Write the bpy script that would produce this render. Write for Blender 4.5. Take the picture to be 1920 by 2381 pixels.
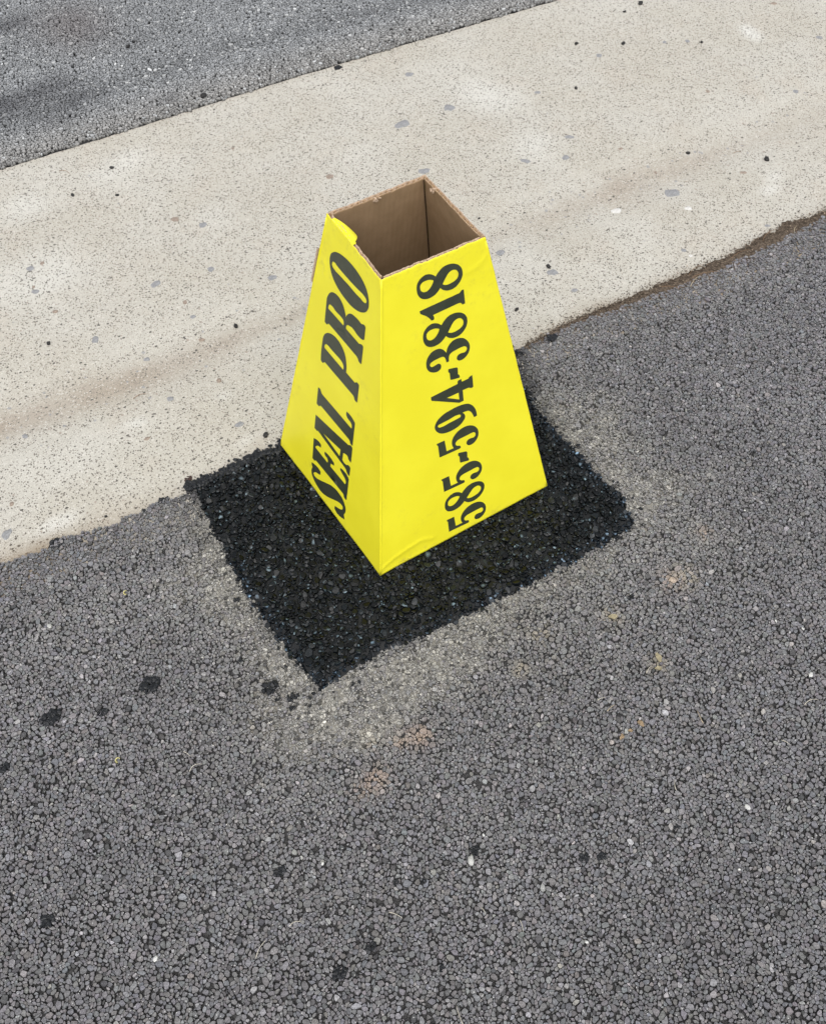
import bpy, bmesh, math, random
import numpy as np
from mathutils import Vector, Matrix, noise as mnoise
from mathutils.geometry import tessellate_polygon

scene = bpy.context.scene
for o in list(bpy.data.objects):
    bpy.data.objects.remove(o)
COL = scene.collection

# ------------------------------------------------------------------ camera
CAM_POS = np.array((-0.5028, -0.85, 1.2708))
cam_d = bpy.data.cameras.new('camera')
cam_d.sensor_fit = 'HORIZONTAL'; cam_d.sensor_width = 36.0; cam_d.lens = 42.684
cam_d.clip_start = 0.02; cam_d.clip_end = 500
cam = bpy.data.objects.new('camera', cam_d); COL.objects.link(cam)
cam.location = CAM_POS; cam.rotation_euler = (0.61462, 0.01885, -0.55954)
scene.camera = cam
CAM_R = np.array(cam.rotation_euler.to_matrix())

# ------------------------------------------------------------------ overcast daylight
SUN_ELEV, SUN_AZ = math.radians(62), math.radians(213)      # azimuth clockwise from +y
world = bpy.data.worlds.new('World'); scene.world = world; world.use_nodes = True
wn = world.node_tree
for n in list(wn.nodes): wn.nodes.remove(n)
sky = wn.nodes.new('ShaderNodeTexSky'); sky.sky_type = 'NISHITA'; sky.sun_disc = False
sky.sun_elevation = SUN_ELEV; sky.sun_rotation = SUN_AZ; sky.dust_density = 4.0; sky.ozone_density = 1.0
hs = wn.nodes.new('ShaderNodeHueSaturation'); hs.inputs['Saturation'].default_value = 0.22   # cloud cover greys the sky
bg = wn.nodes.new('ShaderNodeBackground'); bg.inputs['Strength'].default_value = 0.15
wo = wn.nodes.new('ShaderNodeOutputWorld')
wn.links.new(sky.outputs[0], hs.inputs['Color']); wn.links.new(hs.outputs[0], bg.inputs[0]); wn.links.new(bg.outputs[0], wo.inputs[0])
sun_d = bpy.data.lights.new('sun', 'SUN'); sun_d.energy = 0.9; sun_d.angle = math.radians(70); sun_d.color = (1.0, 0.97, 0.93)
sun = bpy.data.objects.new('sun', sun_d); COL.objects.link(sun)
sdir = Vector((math.sin(SUN_AZ)*math.cos(SUN_ELEV), math.cos(SUN_AZ)*math.cos(SUN_ELEV), math.sin(SUN_ELEV)))
sun.rotation_euler = sdir.to_track_quat('Z', 'Y').to_euler(); sun.location = sdir*5
scene.view_settings.view_transform = 'Standard'; scene.view_settings.look = 'None'
scene.view_settings.exposure = 0.45; scene.view_settings.gamma = 1.0; scene.view_settings.use_curve_mapping = False

random.seed(7); RNG = np.random.default_rng(11)

# ------------------------------------------------------------------ helpers
def tag(o, label=None, cat=None, group=None, kind=None):
    if label: o['label'] = label
    if cat: o['category'] = cat
    if group: o['group'] = group
    if kind: o['kind'] = kind
    return o

def link(name, me, mats, parent=None):
    o = bpy.data.objects.new(name, me); COL.objects.link(o)
    for m in (mats if isinstance(mats, (list, tuple)) else [mats]):
        if me.materials.find(m.name) < 0: me.materials.append(m)
    if parent is not None: o.parent = parent
    return o

def mesh_np(name, V, F, attrs=None, smooth=False):
    """V (n,3); F (m,3) or (m,4); attrs {name: (n,) floats or (n,3) colours}"""
    me = bpy.data.meshes.new(name)
    V = np.ascontiguousarray(V, dtype=np.float32); F = np.ascontiguousarray(F, dtype=np.int32)
    k = F.shape[1]
    me.vertices.add(len(V)); me.vertices.foreach_set('co', V.ravel())
    me.loops.add(F.size); me.loops.foreach_set('vertex_index', F.ravel())
    me.polygons.add(len(F)); me.polygons.foreach_set('loop_start', np.arange(0, F.size, k, dtype=np.int32))
    me.polygons.foreach_set('loop_total', np.full(len(F), k, dtype=np.int32))
    me.polygons.foreach_set('use_smooth', np.full(len(F), smooth, dtype=bool))
    for nm, a in (attrs or {}).items():
        a = np.asarray(a, dtype=np.float32)
        if a.ndim == 1:
            at = me.attributes.new(nm, 'FLOAT', 'POINT'); at.data.foreach_set('value', a)
        else:
            at = me.attributes.new(nm, 'FLOAT_COLOR', 'POINT')
            at.data.foreach_set('color', np.c_[a, np.ones(len(a))].astype(np.float32).ravel())
    me.update(calc_edges=True); me.validate()
    return me

def mesh_py(name, V, F, smooth=False):
    me = bpy.data.meshes.new(name); me.from_pydata([tuple(v) for v in V], [], F)
    if smooth:
        for p in me.polygons: p.use_smooth = True
    me.update(); return me

def hsh(ix, iy, seed):
    h = (ix.astype(np.int64)*374761393 + iy.astype(np.int64)*668265263 + seed*974711) & 0x7fffffff
    h = ((h ^ (h >> 13))*1274126177) & 0x7fffffff
    return ((h ^ (h >> 16)) & 0xffff)/65535.0

def vnoise(x, y, sc, seed=0, octv=3):
    x = np.asarray(x, float); y = np.asarray(y, float); out = 0; amp = 1; tot = 0
    for o in range(octv):
        X, Y = x*sc, y*sc; ix, iy = np.floor(X), np.floor(Y); fx, fy = X-ix, Y-iy
        fx = fx*fx*(3-2*fx); fy = fy*fy*(3-2*fy); ix = ix.astype(np.int64); iy = iy.astype(np.int64)
        n = (hsh(ix, iy, seed)*(1-fx)+hsh(ix+1, iy, seed)*fx)*(1-fy)+(hsh(ix, iy+1, seed)*(1-fx)+hsh(ix+1, iy+1, seed)*fx)*fy
        out = out+amp*n; tot += amp; amp *= .5; sc *= 2.03; seed += 17
    return out/tot

def sstep(a, b, x):
    t = np.clip((x-a)/(b-a), 0, 1); return t*t*(3-2*t)

def project(P):
    q = (np.asarray(P)-CAM_POS) @ CAM_R
    return np.stack([.5+cam_d.lens/36*q[:, 0]/-q[:, 2], .5*1024/825-cam_d.lens/36*q[:, 1]/-q[:, 2], -q[:, 2]], 1)

# material node helper
class NT:
    def __init__(s, name):
        s.m = bpy.data.materials.new(name); s.m.use_nodes = True; s.t = s.m.node_tree
        s.b = s.t.nodes['Principled BSDF']; s.co = s.t.nodes.new('ShaderNodeTexCoord').outputs['Object']
    def put(s, sock, v):
        if isinstance(v, bpy.types.NodeSocket): s.t.links.new(v, sock)
        elif isinstance(v, tuple) and len(v) == 3 and sock.type == 'RGBA': sock.default_value = (*v, 1)
        else: sock.default_value = v
    def noise(s, scale, detail=3, rough=.55, co=None, out=0):
        n = s.t.nodes.new('ShaderNodeTexNoise'); s.put(n.inputs['Vector'], co or s.co)
        n.inputs['Scale'].default_value = scale; n.inputs['Detail'].default_value = detail; n.inputs['Roughness'].default_value = rough
        return n.outputs[out]
    def vor(s, scale, feature='F1', co=None, rand=1.0):
        n = s.t.nodes.new('ShaderNodeTexVoronoi'); n.feature = feature; s.put(n.inputs['Vector'], co or s.co)
        n.inputs['Scale'].default_value = scale; n.inputs['Randomness'].default_value = rand
        return n
    def math(s, op, a, b=0.0, c=0.0, clamp=False):
        n = s.t.nodes.new('ShaderNodeMath'); n.operation = op; n.use_clamp = clamp
        for i, v in enumerate((a, b, c)): s.put(n.inputs[i], v)
        return n.outputs[0]
    def ramp(s, x, a, b):
        n = s.t.nodes.new('ShaderNodeMapRange'); n.interpolation_type = 'SMOOTHSTEP'; s.put(n.inputs[0], x)
        n.inputs[1].default_value = a; n.inputs[2].default_value = b; return n.outputs[0]
    def mix(s, f, a, b, mode='MIX'):
        n = s.t.nodes.new('ShaderNodeMix'); n.data_type = 'RGBA'; n.blend_type = mode; n.clamp_factor = True
        s.put(n.inputs[0], f); s.put(n.inputs[6], a); s.put(n.inputs[7], b); return n.outputs[2]
    def attr(s, name, col=True):
        n = s.t.nodes.new('ShaderNodeAttribute'); n.attribute_name = name; return n.outputs['Color' if col else 'Fac']
    def sep(s, c):
        n = s.t.nodes.new('ShaderNodeSeparateColor'); s.put(n.inputs[0], c); return n.outputs
    def mapping(s, scale):
        n = s.t.nodes.new('ShaderNodeMapping'); s.put(n.inputs['Vector'], s.co); n.inputs['Scale'].default_value = scale; return n.outputs[0]
    def bump(s, h, strength=.3, dist=.001, prev=None):
        n = s.t.nodes.new('ShaderNodeBump'); s.put(n.inputs['Height'], h); n.inputs['Strength'].default_value = strength
        n.inputs['Distance'].default_value = dist
        if prev is not None: s.put(n.inputs['Normal'], prev)
        return n.outputs[0]
    def out(s, col, rough=.8, spec=.3, normal=None):
        s.put(s.b.inputs['Base Color'], col); s.put(s.b.inputs['Roughness'], rough); s.put(s.b.inputs['Specular IOR Level'], spec)
        if normal is not None: s.put(s.b.inputs['Normal'], normal)
        return s.m

# ------------------------------------------------------------------ materials
def mat_stone(name, rough, spec, speck=.04):
    t = NT(name); c = t.attr('col')
    n = t.noise(520, 3, .65); c = t.mix(1.0, c, t.mix(t.ramp(n, .3, .7), (.62, .62, .62), (1.34, 1.34, 1.34)), 'MULTIPLY')
    v = t.vor(620); r = t.sep(v.outputs['Color'])
    sp = t.math('MULTIPLY', t.math('LESS_THAN', r[0], speck), t.math('LESS_THAN', v.outputs['Distance'], .45))
    c = t.mix(sp, c, (.42, .42, .41))
    return t.out(c, rough, spec, t.bump(t.noise(1500, 3), .35, .0006))
M_STONE = mat_stone('weathered_aggregate', .72, .35, .03)
M_ROADSTONE = mat_stone('worn_road_aggregate', .72, .35, .035)
def mat_fresh():
    t = NT('fresh_bitumen_aggregate'); c = t.attr('col')
    return t.out(c, t.math('MULTIPLY_ADD', t.noise(500, 2), .5, .05), .28, t.bump(t.noise(900, 3), .45, .0007))
M_FRESH = mat_fresh()
def mat_plain(name, col, rough=.8, spec=.3, sc=400, var=.25, bump=.3):
    t = NT(name); n = t.noise(sc, 3)
    c = t.mix(t.ramp(n, .3, .7), tuple(x*(1-var) for x in col), tuple(min(1, x*(1+var)) for x in col))
    return t.out(c, rough, spec, t.bump(t.noise(sc*2, 3), bump, .0006))
M_BITUMEN = mat_plain('bitumen_binder', (.010, .011, .012), .6, .3)
M_TAR = mat_plain('black_asphalt_crumb', (.010, .0115, .014), .45, .35)
M_DARKSTONE = mat_plain('dark_pebble', (.02, .019, .018), .6, .4)
M_BROWNCRUMB = mat_plain('reddish_brown_crumb', (.05, .03, .025), .7, .3)
M_WHITE = mat_plain('white_chip', (.56, .56, .54), .6, .3, var=.15)
M_GREYPEB = mat_plain('pale_grey_pebble', (.42, .42, .40), .6, .3, var=.15)
M_STRAW = mat_plain('dry_straw', (.42, .35, .24), .7, .2)
M_PALESTRAW = mat_plain('bleached_straw', (.47, .44, .37), .7, .2)
M_BROWNSTRAW = mat_plain('brown_pine_straw', (.22, .14, .085), .7, .2)
M_LEAF = mat_plain('tan_leaf_scrap', (.28, .245, .16), .7, .2, 200)
M_ORANGE = mat_plain('ochre_chip', (.27, .20, .125), .7, .2, 200)
M_YELLOWBIT = mat_plain('yellow_petal', (.48, .44, .2), .6, .2, 200)
M_PINK = mat_plain('pale_sandy_crumb', (.38, .31, .25), .8, .2)
M_SLATE = mat_plain('blue_grey_embedded_stone', (.25, .253, .258), .7, .3, 250, .2, .15)
M_WARMSTONE = mat_plain('warm_embedded_stone', (.27, .22, .18), .7, .3, 250, .2, .15)
M_QUARTZ = mat_plain('pale_embedded_stone', (.58, .57, .545), .7, .3, 250, .12, .15)
def mat_dust():
    t = NT('stone_dust'); v = t.vor(420); r = t.sep(v.outputs['Color'])
    c = t.mix(r[0], (.10, .097, .088), (.30, .29, .265))
    c = t.mix(t.ramp(t.noise(45, 4), .35, .7), c, (.24, .225, .195))
    n = t.bump(v.outputs['Distance'], .9, .0012); return t.out(c, .9, .15, n)
M_DUST = mat_dust()
M_GRIT = mat_stone('grit', .85, .2, 0)
def mat_soil():
    t = NT('dry_soil'); n = t.noise(160, 5, .7)
    c = t.mix(t.ramp(n, .35, .65), (.045, .034, .026), (.16, .125, .095))
    return t.out(c, .95, .1, t.bump(t.noise(500, 4, .7), .9, .002))
M_SOIL = mat_soil()
def mat_sheet(name, a, b, sc):
    t = NT(name); v = t.vor(sc); e = t.vor(sc, 'DISTANCE_TO_EDGE'); r = t.sep(v.outputs['Color'])
    c = t.mix(r[0], a, b); ed = t.ramp(e.outputs['Distance'], .01, .09)
    c = t.mix(ed, (.03, .03, .03), c); c = t.mix(t.attr('bedding', False), c, (.06, .059, .059))
    return t.out(c, .75, .35, t.bump(ed, .8, .002))
M_SHEET = mat_sheet('asphalt_sheet', (.10, .099, .101), (.18, .178, .181), 190)
M_ROADSHEET = mat_sheet('old_road_sheet', (.125, .127, .13), (.235, .238, .243), 190)
def mat_concrete():
    t = NT('weathered_concrete'); co = t.co
    c = t.mix(t.ramp(t.noise(5, 4), .35, .65), (.445, .422, .370), (.475, .457, .412))
    c = t.mix(t.ramp(t.noise(9, 3, co=t.mapping((1.3, 1, 1))), .5, .75), c, (.455, .425, .372))
    c = t.mix(t.attr('pale', False), c, (.60, .595, .56))
    c = t.mix(t.attr('stain', False), c, (.29, .24, .19))
    # sand: fine pale and dark grains
    g = t.noise(1100, 2, .6); c = t.mix(1.0, c, t.mix(t.ramp(g, .3, .7), (.66, .66, .65), (1.27, 1.27, 1.26)), 'MULTIPLY')
    def grains(sc, frac, size, col, opacity, ch, stretch=(1, 1, 1)):
        nonlocal c
        v = t.vor(sc, co=t.mapping(stretch)); r = t.sep(v.outputs['Color'])
        wob = t.math('MULTIPLY_ADD', t.noise(sc*1.8, 2), .6, t.math('MULTIPLY_ADD', r[(ch+1) % 3], .34, size-.46))
        f = t.math('MULTIPLY', t.math('LESS_THAN', r[ch], frac), t.math('LESS_THAN', v.outputs['Distance'], wob))
        c = t.mix(t.math('MULTIPLY', f, opacity), c, col); return f
    grains(330, .16, .44, (.60, .58, .535), .6, 0)
    grains(340, .20, .44, (.19, .17, .145), .8, 1, (1, 1.5, 1))
    f1 = grains(270, .13, .42, (.11, .10, .085), .85, 2, (1.5, 1, 1))
    f2 = grains(190, .045, .38, (.075, .069, .062), .9, 0, (1, 1.3, 1))
    grains(150, .03, .3, (.30, .255, .22), .8, 1, (1.2, 1, 1))
    grains(120, .03, .3, (.26, .265, .275), .7, 2)
    c = t.mix(t.attr('dirt', False), c, (.21, .15, .09))
    pits = t.math('ADD', f1, f2)
    b = t.bump(t.math('MULTIPLY', pits, -1.0), .35, .0012); b = t.bump(t.noise(600, 4, .6), .35, .001, b)
    return t.out(c, .88, .2, b)
M_CONC = mat_concrete()
def mat_yellow():
    t = NT('yellow_printed_liner')
    c = t.mix(t.ramp(t.noise(14, 4), .35, .7), (.82, .745, .026), (.86, .79, .032))
    c = t.mix(t.math('MULTIPLY', t.attr('scuff', False), t.ramp(t.noise(90, 5, .7), .45, .75)), c, (.52, .45, .06))
    wv = t.noise(60, 3, co=t.mapping((6, 6, .15))); b = t.bump(wv, .12, .0006); b = t.bump(t.noise(500, 2), .06, .0004, b)
    return t.out(c, .42, .35, b)
M_YELLOW = mat_yellow()
def mat_kraft():
    t = NT('brown_kraft_liner'); c = t.mix(t.ramp(t.noise(40, 5, .65), .3, .7), (.315, .213, .118), (.375, .255, .148))
    c = t.mix(t.ramp(t.noise(900, 2), .62, .75), c, (.25, .16, .095))
    return t.out(c, .85, .15, t.bump(t.noise(60, 3, co=t.mapping((6, 6, .15))), .25, .0006))
M_KRAFT = mat_kraft()
M_CORNER_SHADE = mat_plain('painted_corner_shade', (.06, .038, .022), .9, .1)  # dark brown for the shade painted in the cone's rear inner corner
M_KEDGE = mat_plain('torn_kraft_edge', (.46, .345, .25), .9, .1, 500, .25)
def mat_ink():
    t = NT('dark_green_ink'); c = t.mix(t.ramp(t.noise(80, 4), .3, .7), (.034, .042, .026), (.044, .052, .034))
    return t.out(c, .38, .4, t.bump(t.noise(60, 3, co=t.mapping((6, 6, .15))), .12, .0006))
M_INK = mat_ink()
# ------------------------------------------------------------------ survey of the place (metres)
LITTER = [
('dark', 1.2549, 0.9334, 0.00694, 'largest black pebble at the top edge of the pale concrete'),
('dark', 1.1975, 0.9251, 0.00344, 'tiny black pebble just left and below the one at the top edge'),
('dark', 1.0106, 0.8758, 0.00444, 'black pebble on concrete, left one of the level pair near the top'),
('dark', 1.1028, 0.8136, 0.00499, 'black pebble on concrete, right one of the level pair near the top'),
('dark', 1.26, 0.7145, 0.00387, 'small black pebble left of the pale oblong smear on the concrete'),
('dark', 0.8947, 0.7266, 0.00423, 'black pebble on concrete below the level pair near the top'),
('dark', 0.9491, 0.4058, 0.00446, 'upright oblong black pebble on the brown stained valley line'),
('dark', 1.0676, 0.2945, 0.00686, 'angular black pebble above the white marks on the right of the gutter'),
('dark', 0.4809, 0.2742, 0.00537, 'black pebble on concrete right of the cone near its middle'),
('dark', 0.3606, 0.211, 0.00431, 'black pebble on concrete close to the right side of the cone'),
('dark', 0.4533, 0.47, 0.00281, 'tiny black pebble on concrete just above the rim right of the cone'),
('tar', 0.3697, 0.1143, 0.01093, 'glossy black crumb where concrete meets asphalt right of the cone'),
('dark', -0.1712, 0.1942, 0.00549, 'black pebble on concrete just left of the cone base'),
('brown', -0.3198, 0.1817, 0.00685, 'reddish brown crumb off the upper left corner of the black patch'),
('tar', -0.3716, 0.1613, 0.01049, 'black crumb on the concrete edge just left of the patch corner'),
('tar', -0.4085, 0.1588, 0.00446, 'small black crumb on the concrete edge left of the patch'),
('tar', -0.5494, 0.176, 0.0131, 'wide black crumb on the concrete edge at the left of the photo'),
('dark', -0.4633, 0.1832, 0.00297, 'tiny black pebble on concrete above the lower left asphalt edge'),
('dark', -0.0959, 0.4636, 0.00515, 'dark brown pebble on concrete left of the cone'),
('dark', -0.4059, 0.6064, 0.00425, 'black pebble on concrete at the far left above the valley line'),
('dark', -0.1345, 0.9433, 0.00387, 'black pebble on the upper left concrete, right of a close pair'),
('dark', -0.2129, 0.9952, 0.00435, 'black pebble on the upper left concrete, leftmost of a short row'),
('dark', -0.1086, 1.0381, 0.00447, 'brown black pebble on concrete near the upper left road edge'),
('tar', 0.4854, 1.1039, 0.00981, 'black crumb on the seam between road and concrete at the top'),
('dark', 0.1043, 1.4569, 0.0056, 'black speck of stone on the far blue grey road'),
('dark', 0.1673, 1.1641, 0.00742, 'black speck of stone on the far road close to the concrete'),
('tar', -0.5199, -0.13, 0.01584, 'largest round black tar crumb on the asphalt left of the patch corner'),
('tar', -0.6569, -0.1005, 0.01554, 'broken black tar crumb near the left edge of the photo'),
('tar', -0.5932, -0.1328, 0.00714, 'small black tar crumb between the two big ones on the left'),
('tar', -0.3778, -0.2246, 0.01249, 'black crumb left of the lowest corner of the patch'),
('tar', -0.3572, -0.2558, 0.00914, 'black crumb just under the lowest corner of the patch'),
('tar', -0.3776, -0.2466, 0.00456, 'small black crumb between two bigger ones under the patch corner'),
('tar', -0.3666, -0.2697, 0.00519, 'lowest black crumb in the cluster under the patch corner'),
('tar', -0.355, -0.0704, 0.00557, 'black crumb in the pale dust left of the patch edge'),
('tar', -0.3956, -0.1646, 0.00535, 'black crumb in the pale dust near the lower left patch edge'),
('tar', -0.3468, -0.2087, 0.00399, 'black crumb in the dust touching the lower left patch edge'),
('tar', -0.4319, -0.5956, 0.00731, 'black crumb near the bottom of the photo left of centre'),
('tar', -0.4779, -0.6005, 0.00999, 'broad broken black crumb at the bottom left of centre'),
('tar', -0.2618, -0.5688, 0.0077, 'black crumb directly above the pale grey pebble'),
('tar', -0.3724, -0.6615, 0.005, 'black crumb near the bottom of the photo at the centre'),
('tar', -0.5274, -0.593, 0.0044, 'lowest black crumb, near the bottom edge left of centre'),
('tar', -0.1499, -0.6493, 0.00765, 'black crumb in the lower right, left one of a close pair'),
('tar', -0.1304, -0.6604, 0.00707, 'black crumb in the lower right, right one of a close pair'),
('tar', -0.0258, -0.683, 0.00479, 'black crumb up and right of the close pair in the lower right'),
('tar', -0.7546, -0.3572, 0.00975, 'black crumb near the lower left corner of the photo'),
('tar', -0.4845, -0.458, 0.00822, 'black crumb left of the small white chip in the lower middle'),
('tar', 0.1431, -0.3855, 0.00623, 'blue black chip on the asphalt below the right corner of the patch'),
('tar', 0.0211, -0.3446, 0.00548, 'purplish black crumb below the lower right edge of the patch'),
('tar', 0.0698, -0.471, 0.00463, 'small dark crumb left of the tan leaf scrap on the right'),
('tar', -0.0882, -0.885, 0.00488, 'black crumb near the bottom right corner of the photo'),
('tar', -0.367, -0.5474, 0.00466, 'small black crumb in the lower middle left of the grey pebble'),
('tar', -0.3368, -0.5653, 0.00466, 'black crumb in the lower middle, below and left of the grey pebble'),
('tar', -0.7362, -0.1361, 0.00817, 'black crumb cut by the left edge of the photo'),
('white', -0.4339, -0.4788, 0.00324, 'white chip in the lower middle of the asphalt'),
('white', -0.2411, -0.5581, 0.00299, 'white chip above the pale grey pebble'),
('grey', -0.2726, -0.576, 0.0056, 'pale grey rounded pebble in the lower middle of the asphalt'),
('white', -0.6587, -0.4689, 0.0042, 'bright white chip in the lower left of the asphalt'),
('white', 0.2945, -0.5301, 0.00339, 'white chip on the right asphalt below the level of the patch corner'),
('white', 0.3184, -0.5605, 0.00337, 'white sliver near the right edge of the photo'),
('white', 0.2746, -0.6194, 0.00458, 'large white chip near the right edge of the photo'),
('white', 0.0051, -0.7651, 0.00292, 'white upright chip in the lower right asphalt'),
('white', -0.2086, -0.7309, 0.00337, 'white oblong chip near the bottom right of centre'),
('white', 0.0687, -0.7119, 0.00484, 'cream shell chip on the right asphalt'),
('white', -0.2586, -0.1627, 0.00413, 'single white fleck on the black patch below the cone'),
('grey', -0.6085, 0.0383, 0.00412, 'pale pebble on the asphalt near the left edge'),
('leaf', 0.1122, -0.4836, 0.0093, 'larger tan leaf scrap on the asphalt right of centre'),
('leaf', 0.0993, -0.3965, 0.0082, 'faded tan leaf scrap below the patch on the right'),
('leaf', 0.1007, -0.4972, 0.0066, 'lower small tan leaf scrap beside the larger one'),
('ochre', 0.0263, -0.5482, 0.00637, 'ochre chip, right one of three in a slanting row'),
('ochre', -0.0077, -0.5493, 0.00569, 'ochre chip, left and lowest of three in a slanting row'),
('ochre', 0.0076, -0.5488, 0.00444, 'dull tan chip, middle one of three in a slanting row'),
('pink', 0.2142, -0.3957, 0.00629, 'pinkish sandy crumb right of the patch corner'),
('yellow', -0.4908, 0.031, 0.00421, 'curled pale yellow petal on the left asphalt, upper of two'),
('yellow', -0.6016, -0.2102, 0.00441, 'curled yellow petal on the left asphalt, lower of two')]
STRAWS = [
('p', -0.5454, -0.5273, 0.024, 0.52, 0.3, 'long pale straw near the bottom of the photo left of centre'),
('p', -0.3826, -0.7166, 0.0242, 1.37, 0.15, 'pale upright straw at the very bottom of the photo'),
('p', -0.4971, -0.5242, 0.0146, -0.22, 0.6, 'curved pale straw in the lower left of centre'),
('p', -0.5168, -0.2771, 0.0187, 0.01, 0.8, 'curled cream straw on the asphalt left of centre'),
('s', 0.1009, -0.5845, 0.0191, 1.27, 0.2, 'tan straw on the asphalt at the right'),
('p', 0.0095, -0.6396, 0.0144, 0.94, 0.5, 'short curled pale straw on the right asphalt'),
('p', 0.0886, -0.491, 0.0154, 0.35, 0.2, 'white straw beside the larger tan leaf scrap'),
('p', 0.0038, -0.4908, 0.0124, -0.21, 0.2, 'short pale straw below the faded leaf scrap'),
('p', 0.2443, -0.6504, 0.0219, -0.22, 0.6, 'curved white straw near the right edge of the photo'),
('p', 0.1728, -0.6738, 0.012, -1.17, 0.1, 'short white straw in the right asphalt'),
('p', -0.519, -0.2528, 0.0121, -1.15, 0.2, 'short white straw left of centre above the cream curl'),
('s', 0.0064, -0.5085, 0.0151, 0.12, 0.2, 'faint tan straw below the leaf scraps'),
('b', 0.7126, 0.0885, 0.0564, -0.29, 0.3, 'brown pine straw lying along the soil strip'),
('b', 0.7112, 0.1111, 0.0454, 0.16, 0.4, 'brown pine straw crossing the soil strip at its widest'),
('b', 0.6363, 0.0985, 0.0372, -0.79, 0.3, 'brown pine straw at the lower end of the soil strip'),
('b', 0.8091, 0.0985, 0.0526, 0.03, 0.3, 'brown pine straw on the upper part of the soil strip'),
('b', 0.8976, 0.1087, 0.0486, 0.23, 0.5, 'brown pine straw on the soil near the right edge'),
('s', 0.6836, 0.086, 0.0374, 0.37, 0.2, 'tan pine straw slanting out of the soil strip onto asphalt'),
('b', 1.0371, 0.3491, 0.0169, -0.36, 0.1, 'short dark twig lying on the concrete at the upper right'),
('s', 0.9516, 0.0934, 0.0254, 0.58, 0.4, 'tan straw standing at the right end of the soil strip'),
('p', -0.22, 0.0911, 0.0209, 1.23, 0.1, 'thin pale straw on the black patch left of the cone'),
('b', -0.1995, 1.0769, 0.0295, -1.06, 0.5, 'bent thin twig on the upper left concrete'),
('b', -0.3147, 0.3953, 0.0259, -0.09, 0.5, 'curved brown twig on the left concrete below the valley line'),
('p', -0.3878, -0.5814, 0.0183, -0.97, 0.2, 'pale straw in the lower middle of the asphalt'),
('p', -0.2647, -0.674, 0.0133, -1.92, 0.2, 'short pale straw in the lower middle right of the grey pebble'),
('p', -0.2942, -0.6346, 0.0097, -1.53, 0.3, 'tiny white straw below the pale grey pebble')]
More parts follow.
